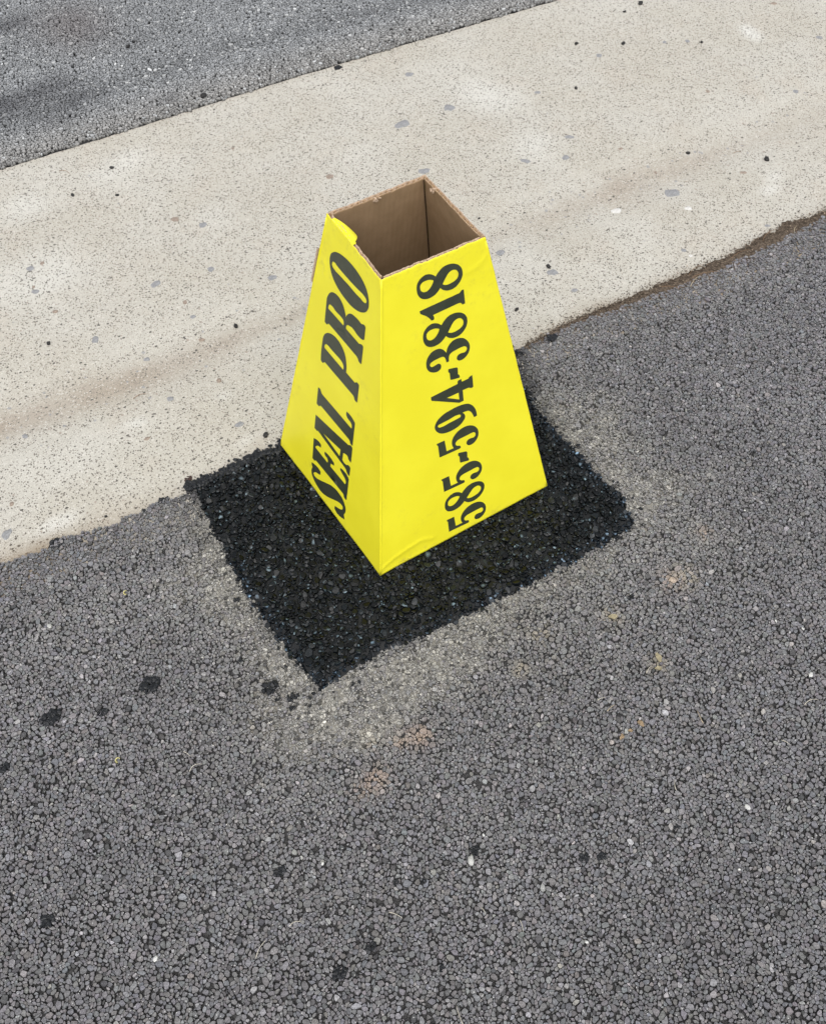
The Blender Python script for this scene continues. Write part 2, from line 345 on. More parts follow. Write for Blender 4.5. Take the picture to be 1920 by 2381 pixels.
EMBEDDED = [
(-0.176, 0.6483, 0.0124, 0.0075, 0.38, 's'),
(-0.3791, 0.7556, 0.0066, 0.0064, -0.32, 's'),
(-0.3774, 0.7703, 0.0033, 0.0038, -0.58, 'w'),
(0.4929, 0.8299, 0.0161, 0.0111, 0.3, 's'),
(0.6126, 0.825, 0.0125, 0.0125, -0.02, 's'),
(0.4415, 0.6601, 0.0145, 0.0094, -0.44, 's'),
(0.6405, 0.5708, 0.0128, 0.0071, -0.82, 's'),
(0.6109, 0.9886, 0.009, 0.0078, -0.59, 's'),
(0.8303, 0.3178, 0.0167, 0.0126, -0.59, 's'),
(0.7691, 0.5883, 0.0103, 0.0061, -0.59, 's'),
(0.7183, 0.5335, 0.0091, 0.0071, 0.15, 's'),
(1.0245, 0.8071, 0.0071, 0.0066, -0.59, 's'),
(1.2377, 0.7382, 0.0061, 0.006, -0.03, 's'),
(1.1883, 0.7646, 0.0061, 0.0053, -0.59, 's'),
(1.3002, 0.4441, 0.0068, 0.0063, -0.59, 's'),
(1.506, 0.5756, 0.0082, 0.0067, -1.27, 's'),
(1.5289, 0.7519, 0.0075, 0.0055, -0.6, 'w'),
(0.9965, 0.2883, 0.0072, 0.0047, -0.58, 'w'),
(0.4827, 0.1947, 0.0065, 0.0053, -0.58, 's'),
(0.7293, 0.1688, 0.005, 0.0054, -0.58, 's'),
(0.4791, 0.2575, 0.0099, 0.0086, -0.84, 's'),
(0.4294, 0.3616, 0.0101, 0.0087, -0.58, 's'),
(0.0211, 0.5407, 0.0083, 0.0075, 0.17, 's'),
(-0.0691, 0.6279, 0.0075, 0.0087, -0.58, 's'),
(-0.0653, 0.8056, 0.0079, 0.0068, -0.84, 'w'),
(-0.025, 0.758, 0.0078, 0.0079, -0.31, 's'),
(0.2673, 0.7545, 0.0081, 0.0082, -1.1, 'w'),
(-0.3304, 0.5698, 0.0063, 0.0082, -0.58, 's'),
(-0.2689, 0.4765, 0.0062, 0.004, -0.58, 's'),
(-0.5167, 0.42, 0.0044, 0.0066, 0.39, 's'),
(-0.3432, 0.2985, 0.0051, 0.0038, 0.01, 'w'),
(-0.1977, 0.2404, 0.0088, 0.0057, 0.0, 's'),
(-0.1827, 0.3551, 0.0046, 0.0049, -0.57, 'w'),
(-0.1496, 0.5711, 0.0041, 0.0063, -0.58, 'w'),
(-0.3662, 0.6823, 0.0048, 0.0042, -0.18, 'w'),
(-0.6096, 0.2373, 0.0068, 0.0097, -0.57, 's'),
(-0.583, 0.291, 0.0035, 0.0045, -0.57, 'w'),
(-0.2726, 0.3615, 0.006, 0.0049, -0.58, 's'),
(-0.1645, 0.468, 0.0055, 0.0041, -0.33, 'w'),
(-0.1527, 0.5275, 0.0056, 0.0042, -0.33, 's'),
(0.1395, 0.9569, 0.0033, 0.0048, -0.59, 'w'),
(0.9058, 0.0861, 0.0067, 0.0044, -0.58, 'w'),
(0.9162, 0.1337, 0.0068, 0.0044, -0.58, 's'),
(0.8502, 0.3941, 0.0027, 0.0035, -0.58, 'w'),
(0.8363, 0.4933, 0.0046, 0.0036, -0.58, 'w'),
(0.6999, 0.336, 0.0104, 0.009, -0.58, 'q'),
(0.8225, 0.2615, 0.0078, 0.0068, -0.1, 'q'),
(0.7295, 0.1491, 0.0042, 0.0043, -0.58, 'q'),
(0.8134, 0.762, 0.0078, 0.0063, -0.9, 's'),
(-0.3654, 0.8241, 0.0084, 0.0076, -0.03, 's'),
(-0.3399, 0.8268, 0.0051, 0.0055, -0.58, 'w'),
(1.1351, 0.5527, 0.0068, 0.0051, -1.47, 'w')]
PALES = [
(-0.3576, 0.7967, 0.0999, 0.0675, 0.24, 0.55),
(-0.3153, 1.0203, 0.0621, 0.0539, 0.28, 0.5),
(-0.087, 1.0432, 0.0645, 0.0435, 0.01, 0.5),
(0.7225, 0.8023, 0.0778, 0.0591, -1.16, 0.6),
(0.7127, 0.8398, 0.049, 0.0529, -1.57, 0.5),
(1.3882, 0.683, 0.0464, 0.0223, -1.76, 0.9),
(1.0396, 0.2423, 0.0232, 0.0169, 0.24, 0.9),
(1.0021, 0.2158, 0.0264, 0.0167, 0.09, 0.7),
(-0.5365, 0.2128, 0.041, 0.0166, 0.0, 0.75),
(-0.3468, 0.3405, 0.0184, 0.0079, -0.1, 0.7),
(-0.2053, 0.2035, 0.0231, 0.0098, 0.11, 0.6),
(-0.3561, 0.3466, 0.0294, 0.0099, -0.1, 0.5),
(-0.1914, 0.3159, 0.015, 0.0101, -0.34, 0.5),
(0.6931, 0.5979, 0.0555, 0.0499, -0.59, 0.45),
(-0.0954, 0.4427, 0.0868, 0.064, 0.04, 0.25),
(1.2017, 0.9663, 0.0642, 0.0361, -0.6, 0.4)]
ORANGE, SAND = (.36, .26, .19), (.33, .285, .205)
STAINS = [(-0.2388,-0.3999,0.016,ORANGE,0.65),
(-0.2643,-0.391,0.012,ORANGE,0.6),
(-0.2968,-0.3651,0.018,SAND,0.55),
(-0.3188,-0.4192,0.018,ORANGE,0.6),
(-0.3431,-0.421,0.014,ORANGE,0.35),
(0.2142,-0.3957,0.02,ORANGE,0.45),
(0.2393,-0.4028,0.02,SAND,0.5),
(0.3138,-0.3577,0.012,ORANGE,0.6),
(-0.0073,-0.3619,0.016,SAND,0.5),
(-0.0632,-0.3916,0.012,SAND,0.55),
(0.0993,-0.3965,0.016,SAND,0.45),
(0.1055,-0.4915,0.014,SAND,0.5),
(-0.6282,0.0314,0.018,(.33,.33,.32),0.4),
(-0.5231,0.0419,0.016,(.30,.30,.29),0.35),
(0.5338,-0.3386,0.02,(.3,.3,.29),0.35),
(0.7532,0.0618,0.02,(.3,.3,.29),0.35),
(-0.4526,-0.3424,0.008,(.36,.34,.3),0.5),
(-0.4284,-0.5978,0.012,(.02,.02,.022),0.7),
(-0.0349,-0.4452,0.01,(.03,.03,.03),0.5),
(-0.4134,-0.2035,0.015,(.03,.03,.03),0.4),
(-0.4718,-0.2276,0.012,(.03,.03,.03),0.5),
(-0.1701,-0.5549,0.012,(.03,.03,.035),0.5),
(-0.0348,-0.7868,0.012,(.05,.05,.06),0.4)]
ROAD_DARK = [
(-0.1063, 1.7196, 0.04, 0.65),
(-0.1125, 1.3953, 0.05, 0.55),
(-0.2344, 1.3837, 0.05, 0.7),
(-0.0666, 1.3227, 0.04, 0.35),
(0.0918, 1.1961, 0.02, 0.4),
(-0.1352, 1.2772, 0.05, 0.3)]
ROAD_BROWN = (0.0281, 1.6287)
FRONT_GLYPHS=[
[[(1242,422),(1374,414),(1384,200),(1506,193),(1499,209),(1494,226),(1490,242),(1487,258),(1486,275),(1486,292),(1487,307),(1490,322),(1494,339),(1500,353),(1507,367),(1514,380),(1524,394),(1535,406),(1546,417),(1558,428),(1573,439),(1588,449),(1604,457),(1620,465),(1639,471),(1658,476),(1679,480),(1699,482),(1718,482),(1737,482),(1756,479),(1776,475),(1793,470),(1810,464),(1827,456),(1844,447),(1860,435),(1876,422),(1890,408),(1904,391),(1915,375),(1925,358),(1933,340),(1940,321),(1944,303),(1947,284),(1948,266),(1948,248),(1946,231),(1943,214),(1939,198),(1933,184),(1925,169),(1916,155),(1906,143),(1895,131),(1883,121),(1871,112),(1857,104),(1842,99),(1830,95),(1817,93),(1803,93),(1789,95),(1780,98),(1770,101),(1760,105),(1751,112),(1744,121),(1737,131),(1731,141),(1728,152),(1727,161),(1728,170),(1730,178),(1733,186),(1738,195),(1745,203),(1753,209),(1762,213),(1771,216),(1781,217),(1791,217),(1801,217),(1816,214),(1831,210),(1846,206),(1859,206),(1866,208),(1873,210),(1878,214),(1884,218),(1888,224),(1892,230),(1895,236),(1896,244),(1896,253),(1896,262),(1894,271),(1890,280),(1885,286),(1880,292),(1874,296),(1869,300),(1859,305),(1849,306),(1840,306),(1830,306),(1812,307),(1794,307),(1776,306),(1758,306),(1737,306),(1716,306),(1695,306),(1674,306),(1656,306),(1637,306),(1619,306),(1602,303),(1592,300),(1582,297),(1573,293),(1565,287),(1559,282),(1553,275),(1548,268),(1545,258),(1545,251),(1545,243),(1546,235),(1548,228),(1553,220),(1558,212),(1565,206),(1571,200),(1580,195),(1590,191),(1599,188),(1608,183),(1612,179),(1616,175),(1620,171),(1623,167),(1624,134),(1619,131),(1613,130),(1608,128),(1602,127),(1597,127),(1593,127),(1588,127),(1583,128),(1255,149),(1258,373),(1242,397)]],
[[(1549,818),(1562,831),(1576,843),(1590,854),(1605,864),(1618,873),(1630,882),(1644,889),(1658,896),(1675,902),(1693,906),(1712,910),(1731,911),(1750,911),(1770,909),(1790,906),(1810,900),(1825,895),(1840,889),(1855,882),(1870,874),(1883,864),(1897,854),(1909,842),(1920,830),(1929,817),(1937,803),(1943,789),(1948,775),(1952,761),(1954,748),(1955,734),(1955,721),(1953,707),(1951,694),(1948,681),(1944,669),(1938,654),(1930,639),(1922,626),(1912,613),(1902,601),(1891,590),(1878,580),(1865,570),(1850,560),(1834,551),(1817,544),(1800,538),(1784,535),(1767,533),(1750,532),(1733,533),(1716,535),(1699,538),(1682,543),(1665,550),(1652,556),(1640,564),(1629,572),(1618,582),(1608,592),(1599,602),(1591,614),(1584,626),(1574,616),(1564,608),(1554,600),(1543,592),(1530,584),(1517,576),(1504,569),(1490,563),(1474,558),(1457,554),(1440,552),(1422,550),(1407,549),(1391,550),(1375,551),(1359,554),(1346,557),(1334,562),(1322,567),(1310,573),(1298,581),(1286,590),(1276,601),(1266,612),(1259,624),(1252,637),(1247,650),(1243,663),(1239,678),(1238,693),(1237,708),(1238,723),(1239,737),(1240,750),(1243,764),(1246,776),(1251,792),(1257,806),(1264,820),(1272,833),(1281,844),(1290,854),(1301,863),(1312,872),(1324,879),(1337,886),(1350,892),(1364,897),(1378,900),(1392,903),(1407,904),(1422,903),(1435,901),(1447,897),(1459,893),(1471,887),(1481,882),(1492,875),(1502,868),(1511,860),(1522,851),(1531,841),(1540,830)],[(1628,664),(1638,675),(1647,687),(1657,698),(1667,710),(1678,722),(1689,735),(1700,747),(1712,758),(1722,767),(1732,776),(1742,785),(1754,791),(1765,796),(1777,800),(1790,803),(1803,804),(1815,803),(1826,802),(1837,799),(1848,794),(1859,786),(1868,777),(1876,766),(1883,755),(1887,744),(1889,732),(1889,721),(1889,710),(1886,698),(1882,686),(1876,676),(1869,667),(1860,658),(1849,651),(1837,645),(1825,640),(1810,635),(1795,631),(1779,629),(1763,627),(1747,626),(1731,625),(1715,626),(1698,628),(1688,630),(1678,632),(1668,635),(1659,640),(1651,645),(1643,650),(1635,657)],[(1508,777),(1503,765),(1498,754),(1491,743),(1484,733),(1478,725),(1470,717),(1463,710),(1455,703),(1445,695),(1435,688),(1425,681),(1414,676),(1404,671),(1393,667),(1382,664),(1371,663),(1361,664),(1351,665),(1341,668),(1332,672),(1323,678),(1314,686),(1307,694),(1301,703),(1297,713),(1295,723),(1294,734),(1294,744),(1295,756),(1298,768),(1302,779),(1308,789),(1316,797),(1325,804),(1335,810),(1346,814),(1358,818),(1371,820),(1385,820),(1398,819),(1412,818),(1426,816),(1440,813),(1454,809),(1462,806),(1470,802),(1478,798),(1486,793),(1491,790),(1497,786),(1503,781)]],
[[(1238,1292),(1369,1285),(1382,1075),(1502,1069),(1496,1084),(1490,1101),(1486,1117),(1483,1133),(1481,1149),(1481,1165),(1482,1181),(1484,1195),(1488,1211),(1493,1226),(1500,1240),(1507,1253),(1517,1266),(1527,1278),(1538,1289),(1550,1300),(1564,1311),(1579,1320),(1594,1329),(1610,1336),(1629,1343),(1648,1348),(1667,1352),(1688,1354),(1706,1354),(1725,1354),(1744,1352),(1764,1348),(1780,1343),(1798,1337),(1815,1329),(1832,1320),(1847,1309),(1863,1296),(1878,1282),(1891,1266),(1903,1250),(1913,1233),(1921,1215),(1928,1197),(1933,1179),(1936,1160),(1937,1142),(1938,1125),(1936,1108),(1934,1091),(1930,1076),(1924,1061),(1917,1047),(1908,1033),(1899,1021),(1888,1010),(1876,1000),(1864,990),(1851,983),(1836,977),(1824,974),(1811,972),(1798,972),(1784,974),(1775,976),(1765,979),(1755,983),(1746,990),(1739,998),(1732,1008),(1726,1019),(1722,1029),(1721,1038),(1722,1047),(1724,1055),(1727,1062),(1732,1072),(1738,1079),(1746,1085),(1755,1090),(1764,1092),(1773,1094),(1784,1094),(1794,1093),(1808,1091),(1823,1087),(1838,1083),(1851,1083),(1858,1085),(1864,1088),(1870,1091),(1875,1095),(1879,1100),(1883,1106),(1885,1113),(1887,1121),(1887,1129),(1886,1138),(1884,1148),(1880,1156),(1875,1162),(1870,1168),(1864,1172),(1859,1176),(1849,1180),(1839,1181),(1830,1181),(1820,1181),(1802,1182),(1785,1182),(1767,1181),(1750,1181),(1729,1181),(1708,1181),(1687,1181),(1666,1180),(1648,1180),(1630,1181),(1612,1180),(1596,1177),(1586,1174),(1576,1171),(1567,1167),(1559,1161),(1553,1156),(1547,1149),(1543,1142),(1540,1133),(1540,1126),(1540,1118),(1541,1110),(1544,1103),(1548,1095),(1554,1088),(1560,1081),(1567,1076),(1576,1070),(1585,1067),(1595,1064),(1604,1059),(1608,1055),(1612,1052),(1615,1048),(1619,1043),(1620,1010),(1615,1008),(1610,1007),(1605,1005),(1599,1004),(1594,1004),(1589,1004),(1585,1004),(1580,1004),(1256,1024),(1255,1244),(1238,1267)]],
[[(1567,1627),(1701,1584),(1714,1556),(1707,1463),(1726,1439),(1732,1406),(1721,1389),(1586,1426),(1576,1445),(1577,1550),(1559,1576),(1559,1614)]],
[[(1237,1993),(1367,1984),(1379,1772),(1498,1764),(1492,1780),(1487,1797),(1482,1813),(1479,1829),(1478,1846),(1477,1862),(1479,1878),(1481,1893),(1485,1909),(1490,1923),(1497,1937),(1504,1950),(1513,1964),(1523,1976),(1535,1987),(1546,1997),(1560,2008),(1575,2018),(1590,2026),(1606,2033),(1624,2040),(1643,2045),(1663,2048),(1683,2050),(1701,2050),(1720,2050),(1739,2047),(1758,2043),(1775,2038),(1792,2032),(1809,2024),(1826,2014),(1841,2003),(1857,1990),(1871,1975),(1885,1959),(1896,1943),(1906,1926),(1914,1908),(1921,1889),(1926,1871),(1929,1852),(1930,1834),(1930,1817),(1929,1799),(1926,1783),(1922,1767),(1917,1752),(1909,1737),(1901,1724),(1891,1712),(1880,1701),(1869,1691),(1857,1681),(1843,1674),(1829,1668),(1817,1665),(1804,1663),(1791,1663),(1777,1665),(1768,1668),(1758,1671),(1749,1675),(1740,1682),(1732,1691),(1726,1701),(1720,1711),(1716,1722),(1715,1731),(1716,1740),(1718,1748),(1721,1756),(1726,1765),(1732,1772),(1740,1778),(1749,1783),(1758,1786),(1767,1786),(1777,1786),(1787,1786),(1802,1784),(1816,1779),(1831,1775),(1844,1775),(1851,1777),(1857,1780),(1863,1783),(1868,1787),(1872,1792),(1875,1798),(1878,1805),(1879,1813),(1880,1821),(1879,1831),(1877,1840),(1873,1849),(1868,1855),(1863,1860),(1858,1865),(1852,1869),(1842,1873),(1833,1875),(1823,1874),(1814,1875),(1796,1876),(1779,1876),(1761,1875),(1744,1875),(1723,1875),(1702,1875),(1682,1876),(1661,1875),(1643,1876),(1625,1876),(1608,1875),(1591,1872),(1581,1870),(1572,1867),(1563,1863),(1555,1857),(1549,1852),(1543,1845),(1539,1838),(1536,1829),(1536,1821),(1536,1814),(1537,1806),(1540,1798),(1544,1790),(1550,1783),(1556,1776),(1562,1771),(1571,1765),(1581,1762),(1590,1759),(1599,1753),(1603,1750),(1607,1746),(1610,1742),(1614,1738),(1615,1704),(1610,1702),(1605,1700),(1599,1699),(1594,1698),(1589,1698),(1584,1698),(1580,1698),(1575,1698),(1254,1722),(1253,1944),(1237,1968)]],
[[(1700,2316),(1713,2317),(1727,2317),(1741,2316),(1756,2313),(1768,2311),(1780,2308),(1792,2304),(1804,2297),(1812,2290),(1819,2282),(1826,2274),(1833,2265),(1841,2251),(1848,2236),(1854,2221),(1859,2206),(1865,2188),(1871,2171),(1875,2154),(1879,2136),(1927,2141),(1928,2161),(1928,2181),(1926,2201),(1924,2222),(1920,2240),(1916,2258),(1911,2276),(1904,2294),(1896,2313),(1887,2331),(1877,2349),(1866,2366),(1854,2380),(1842,2394),(1828,2407),(1815,2418),(1800,2428),(1785,2435),(1770,2441),(1755,2447),(1735,2453),(1715,2457),(1696,2461),(1676,2464),(1655,2467),(1633,2468),(1612,2469),(1591,2470),(1569,2470),(1548,2469),(1526,2467),(1505,2466),(1483,2464),(1461,2462),(1440,2460),(1419,2456),(1399,2451),(1380,2445),(1361,2438),(1343,2430),(1327,2421),(1311,2412),(1297,2401),(1283,2388),(1274,2377),(1265,2365),(1257,2352),(1250,2338),(1246,2327),(1242,2316),(1239,2304),(1238,2291),(1239,2274),(1243,2255),(1248,2237),(1256,2220),(1263,2206),(1271,2193),(1281,2181),(1290,2169),(1301,2159),(1312,2149),(1324,2141),(1336,2133),(1353,2124),(1371,2117),(1389,2112),(1407,2107),(1427,2103),(1447,2100),(1467,2098),(1487,2097),(1513,2097),(1538,2099),(1563,2102),(1588,2107),(1606,2112),(1624,2117),(1642,2124),(1658,2133),(1671,2141),(1684,2151),(1695,2161),(1706,2173),(1715,2183),(1725,2194),(1732,2206),(1736,2221),(1737,2233),(1737,2246),(1734,2259),(1730,2272),(1725,2285),(1717,2296),(1709,2307)],[(1289,2293),(1291,2299),(1294,2303),(1298,2307),(1302,2310),(1308,2312),(1315,2312),(1323,2312),(1330,2311),(1366,2313),(1403,2314),(1440,2315),(1477,2315),(1514,2319),(1550,2324),(1587,2326),(1626,2319),(1633,2317),(1640,2316),(1646,2314),(1653,2309),(1658,2303),(1663,2297),(1667,2289),(1669,2282),(1669,2275),(1666,2269),(1662,2265),(1658,2261),(1652,2258),(1646,2258),(1639,2258),(1633,2258),(1596,2255),(1558,2254),(1521,2254),(1484,2254),(1447,2251),(1410,2246),(1374,2245),(1335,2250),(1328,2252),(1320,2253),(1313,2255),(1306,2260),(1300,2267),(1294,2275),(1290,2284)]],
[[(1908,2876),(1910,2678),(1903,2673),(1894,2669),(1883,2669),(1873,2671),(1868,2673),(1864,2676),(1860,2679),(1855,2682),(1850,2685),(1845,2689),(1840,2693),(1835,2697),(1738,2702),(1737,2518),(1666,2516),(1244,2777),(1235,2802),(1238,2842),(1670,2848),(1669,2858),(1669,2868),(1670,2877),(1672,2885),(1674,2889),(1676,2893),(1678,2897),(1681,2900),(1729,2901),(1736,2852),(1839,2851),(1845,2857),(1851,2863),(1858,2868),(1865,2872),(1875,2876),(1886,2877),(1897,2877)],[(1480,2701),(1670,2695),(1671,2573)]],
[[(1552,3162),(1681,3126),(1693,3099),(1688,3007),(1707,2985),(1713,2953),(1703,2936),(1573,2966),(1563,2984),(1563,3087),(1545,3111),(1545,3149)]],
[[(1544,3427),(1548,3443),(1552,3459),(1558,3473),(1564,3487),(1571,3500),(1579,3512),(1588,3523),(1598,3533),(1609,3544),(1622,3553),(1636,3561),(1650,3568),(1664,3571),(1678,3574),(1693,3575),(1709,3575),(1725,3574),(1742,3571),(1760,3566),(1777,3560),(1791,3554),(1805,3547),(1819,3538),(1832,3528),(1845,3515),(1856,3501),(1867,3486),(1877,3470),(1885,3455),(1893,3439),(1899,3423),(1904,3406),(1907,3390),(1908,3374),(1908,3359),(1907,3344),(1905,3330),(1901,3316),(1896,3303),(1891,3291),(1883,3278),(1875,3266),(1865,3255),(1854,3245),(1843,3235),(1831,3227),(1818,3219),(1804,3214),(1793,3211),(1781,3209),(1769,3208),(1756,3209),(1747,3210),(1737,3212),(1728,3215),(1719,3221),(1712,3228),(1705,3235),(1699,3244),(1695,3253),(1693,3262),(1694,3271),(1696,3280),(1699,3288),(1703,3296),(1709,3304),(1717,3310),(1725,3315),(1734,3318),(1745,3319),(1755,3319),(1766,3319),(1781,3316),(1796,3312),(1811,3308),(1824,3308),(1832,3311),(1840,3314),(1847,3319),(1852,3325),(1855,3330),(1858,3336),(1859,3342),(1860,3349),(1861,3355),(1860,3361),(1859,3368),(1857,3375),(1853,3381),(1848,3386),(1843,3391),(1838,3396),(1828,3402),(1818,3405),(1808,3407),(1798,3409),(1783,3411),(1768,3412),(1754,3411),(1740,3410),(1725,3410),(1710,3409),(1695,3407),(1681,3406),(1667,3405),(1654,3404),(1640,3402),(1628,3399),(1618,3396),(1609,3392),(1601,3388),(1594,3382),(1589,3376),(1585,3369),(1582,3361),(1579,3353),(1575,3337),(1573,3319),(1572,3301),(1574,3282),(1531,3280),(1530,3293),(1529,3305),(1527,3318),(1525,3331),(1522,3342),(1520,3353),(1517,3364),(1512,3374),(1507,3380),(1502,3386),(1496,3391),(1491,3395),(1482,3400),(1472,3401),(1463,3402),(1454,3403),(1439,3404),(1425,3404),(1411,3404),(1396,3404),(1380,3404),(1364,3403),(1348,3402),(1332,3399),(1323,3397),(1313,3395),(1304,3392),(1297,3387),(1292,3383),(1288,3379),(1285,3375),(1283,3369),(1282,3363),(1282,3355),(1284,3348),(1287,3340),(1290,3334),(1294,3329),(1298,3324),(1303,3320),(1309,3317),(1316,3316),(1322,3316),(1329,3316),(1338,3316),(1346,3317),(1355,3319),(1364,3320),(1374,3322),(1384,3324),(1394,3325),(1405,3324),(1411,3322),(1417,3319),(1424,3316),(1429,3311),(1436,3303),(1440,3293),(1444,3283),(1446,3273),(1446,3262),(1445,3251),(1442,3242),(1438,3233),(1433,3226),(1426,3219),(1418,3215),(1410,3211),(1399,3207),(1387,3205),(1375,3205),(1363,3207),(1349,3210),(1335,3214),(1321,3221),(1307,3229),(1294,3237),(1282,3247),(1270,3258),(1260,3271),(1251,3284),(1243,3298),(1237,3313),(1232,3328),(1229,3345),(1227,3361),(1228,3378),(1229,3394),(1230,3410),(1233,3425),(1237,3440),(1242,3454),(1247,3466),(1254,3478),(1262,3489),(1270,3500),(1280,3511),(1291,3521),(1302,3530),(1314,3538),(1327,3544),(1340,3549),(1353,3553),(1368,3556),(1381,3557),(1395,3557),(1410,3556),(1424,3553),(1435,3550),(1447,3546),(1458,3541),(1468,3535),(1478,3528),(1487,3520),(1496,3511),(1505,3501),(1513,3491),(1520,3480),(1526,3469),(1532,3458),(1536,3450),(1539,3443),(1542,3435)]],
[[(1517,3883),(1529,3895),(1541,3907),(1553,3918),(1566,3928),(1577,3937),(1589,3946),(1601,3953),(1613,3960),(1629,3966),(1646,3971),(1663,3974),(1681,3975),(1699,3975),(1718,3974),(1737,3970),(1756,3965),(1771,3961),(1785,3955),(1800,3948),(1814,3940),(1828,3931),(1841,3921),(1853,3909),(1865,3897),(1874,3884),(1882,3871),(1890,3857),(1895,3843),(1900,3830),(1903,3817),(1904,3803),(1905,3790),(1905,3777),(1904,3764),(1902,3751),(1899,3739),(1895,3724),(1889,3710),(1882,3696),(1874,3684),(1865,3672),(1855,3661),(1845,3650),(1833,3641),(1820,3631),(1805,3622),(1790,3615),(1774,3609),(1759,3606),(1744,3603),(1728,3603),(1712,3603),(1696,3605),(1679,3608),(1663,3613),(1646,3620),(1634,3626),(1622,3633),(1611,3641),(1600,3650),(1590,3660),(1581,3671),(1572,3682),(1565,3693),(1557,3684),(1548,3676),(1539,3667),(1529,3660),(1518,3652),(1506,3644),(1494,3637),(1481,3631),(1467,3626),(1451,3622),(1435,3619),(1419,3618),(1404,3617),(1389,3617),(1374,3618),(1359,3621),(1347,3624),(1335,3628),(1323,3633),(1312,3639),(1300,3647),(1288,3656),(1277,3666),(1268,3678),(1260,3689),(1253,3702),(1247,3715),(1242,3728),(1238,3742),(1235,3757),(1233,3772),(1232,3786),(1232,3800),(1233,3813),(1234,3826),(1236,3839),(1240,3854),(1244,3868),(1250,3882),(1256,3895),(1264,3906),(1272,3916),(1281,3925),(1291,3933),(1302,3941),(1313,3948),(1325,3954),(1337,3958),(1350,3962),(1364,3965),(1378,3966),(1392,3965),(1404,3963),(1415,3960),(1427,3955),(1439,3950),(1449,3944),(1459,3938),(1469,3931),(1479,3924),(1489,3914),(1499,3904),(1508,3894)],[(1604,3731),(1612,3743),(1620,3754),(1628,3765),(1636,3777),(1646,3789),(1655,3802),(1665,3814),(1675,3825),(1683,3834),(1692,3843),(1701,3851),(1712,3858),(1722,3863),(1733,3867),(1745,3870),(1757,3870),(1768,3870),(1779,3869),(1789,3866),(1800,3861),(1810,3854),(1820,3845),(1828,3834),(1835,3823),(1840,3812),(1843,3801),(1844,3790),(1844,3779),(1843,3767),(1840,3756),(1835,3745),(1829,3736),(1821,3728),(1811,3721),(1801,3715),(1790,3709),(1777,3704),(1762,3701),(1748,3698),(1733,3696),(1718,3695),(1703,3694),(1687,3695),(1672,3697),(1662,3698),(1653,3701),(1643,3704),(1634,3708),(1626,3713),(1618,3718),(1611,3724)],[(1482,3841),(1479,3830),(1474,3819),(1469,3808),(1463,3798),(1458,3790),(1451,3783),(1445,3776),(1438,3769),(1429,3761),(1421,3754),(1411,3747),(1401,3741),(1392,3737),(1383,3733),(1372,3730),(1362,3729),(1353,3729),(1343,3730),(1334,3733),(1325,3737),(1316,3743),(1307,3750),(1299,3758),(1293,3767),(1289,3777),(1286,3787),(1285,3797),(1284,3807),(1284,3819),(1286,3831),(1289,3842),(1293,3851),(1300,3860),(1308,3867),(1317,3873),(1327,3877),(1338,3881),(1350,3882),(1363,3883),(1376,3882),(1389,3882),(1402,3880),(1416,3877),(1429,3873),(1437,3870),(1444,3866),(1452,3862),(1460,3858),(1465,3854),(1471,3850),(1477,3846)]],
[[(1891,4253),(1893,4045),(1849,4044),(1848,4052),(1845,4060),(1841,4067),(1835,4074),(1831,4078),(1826,4081),(1821,4083),(1816,4085),(1811,4087),(1805,4088),(1800,4089),(1794,4089),(1414,4084),(1422,4067),(1427,4049),(1427,4032),(1423,4018),(1422,4017),(1421,4015),(1419,4014),(1418,4012),(1384,4014),(1378,4025),(1373,4035),(1367,4046),(1361,4056),(1350,4072),(1338,4088),(1326,4103),(1313,4117),(1303,4126),(1293,4134),(1283,4142),(1273,4150),(1264,4158),(1256,4166),(1247,4174),(1239,4182),(1233,4223),(1819,4229),(1824,4231),(1829,4233),(1834,4236),(1839,4239),(1844,4243),(1849,4249),(1854,4254),(1860,4257),(1867,4258),(1875,4257),(1883,4255)]],
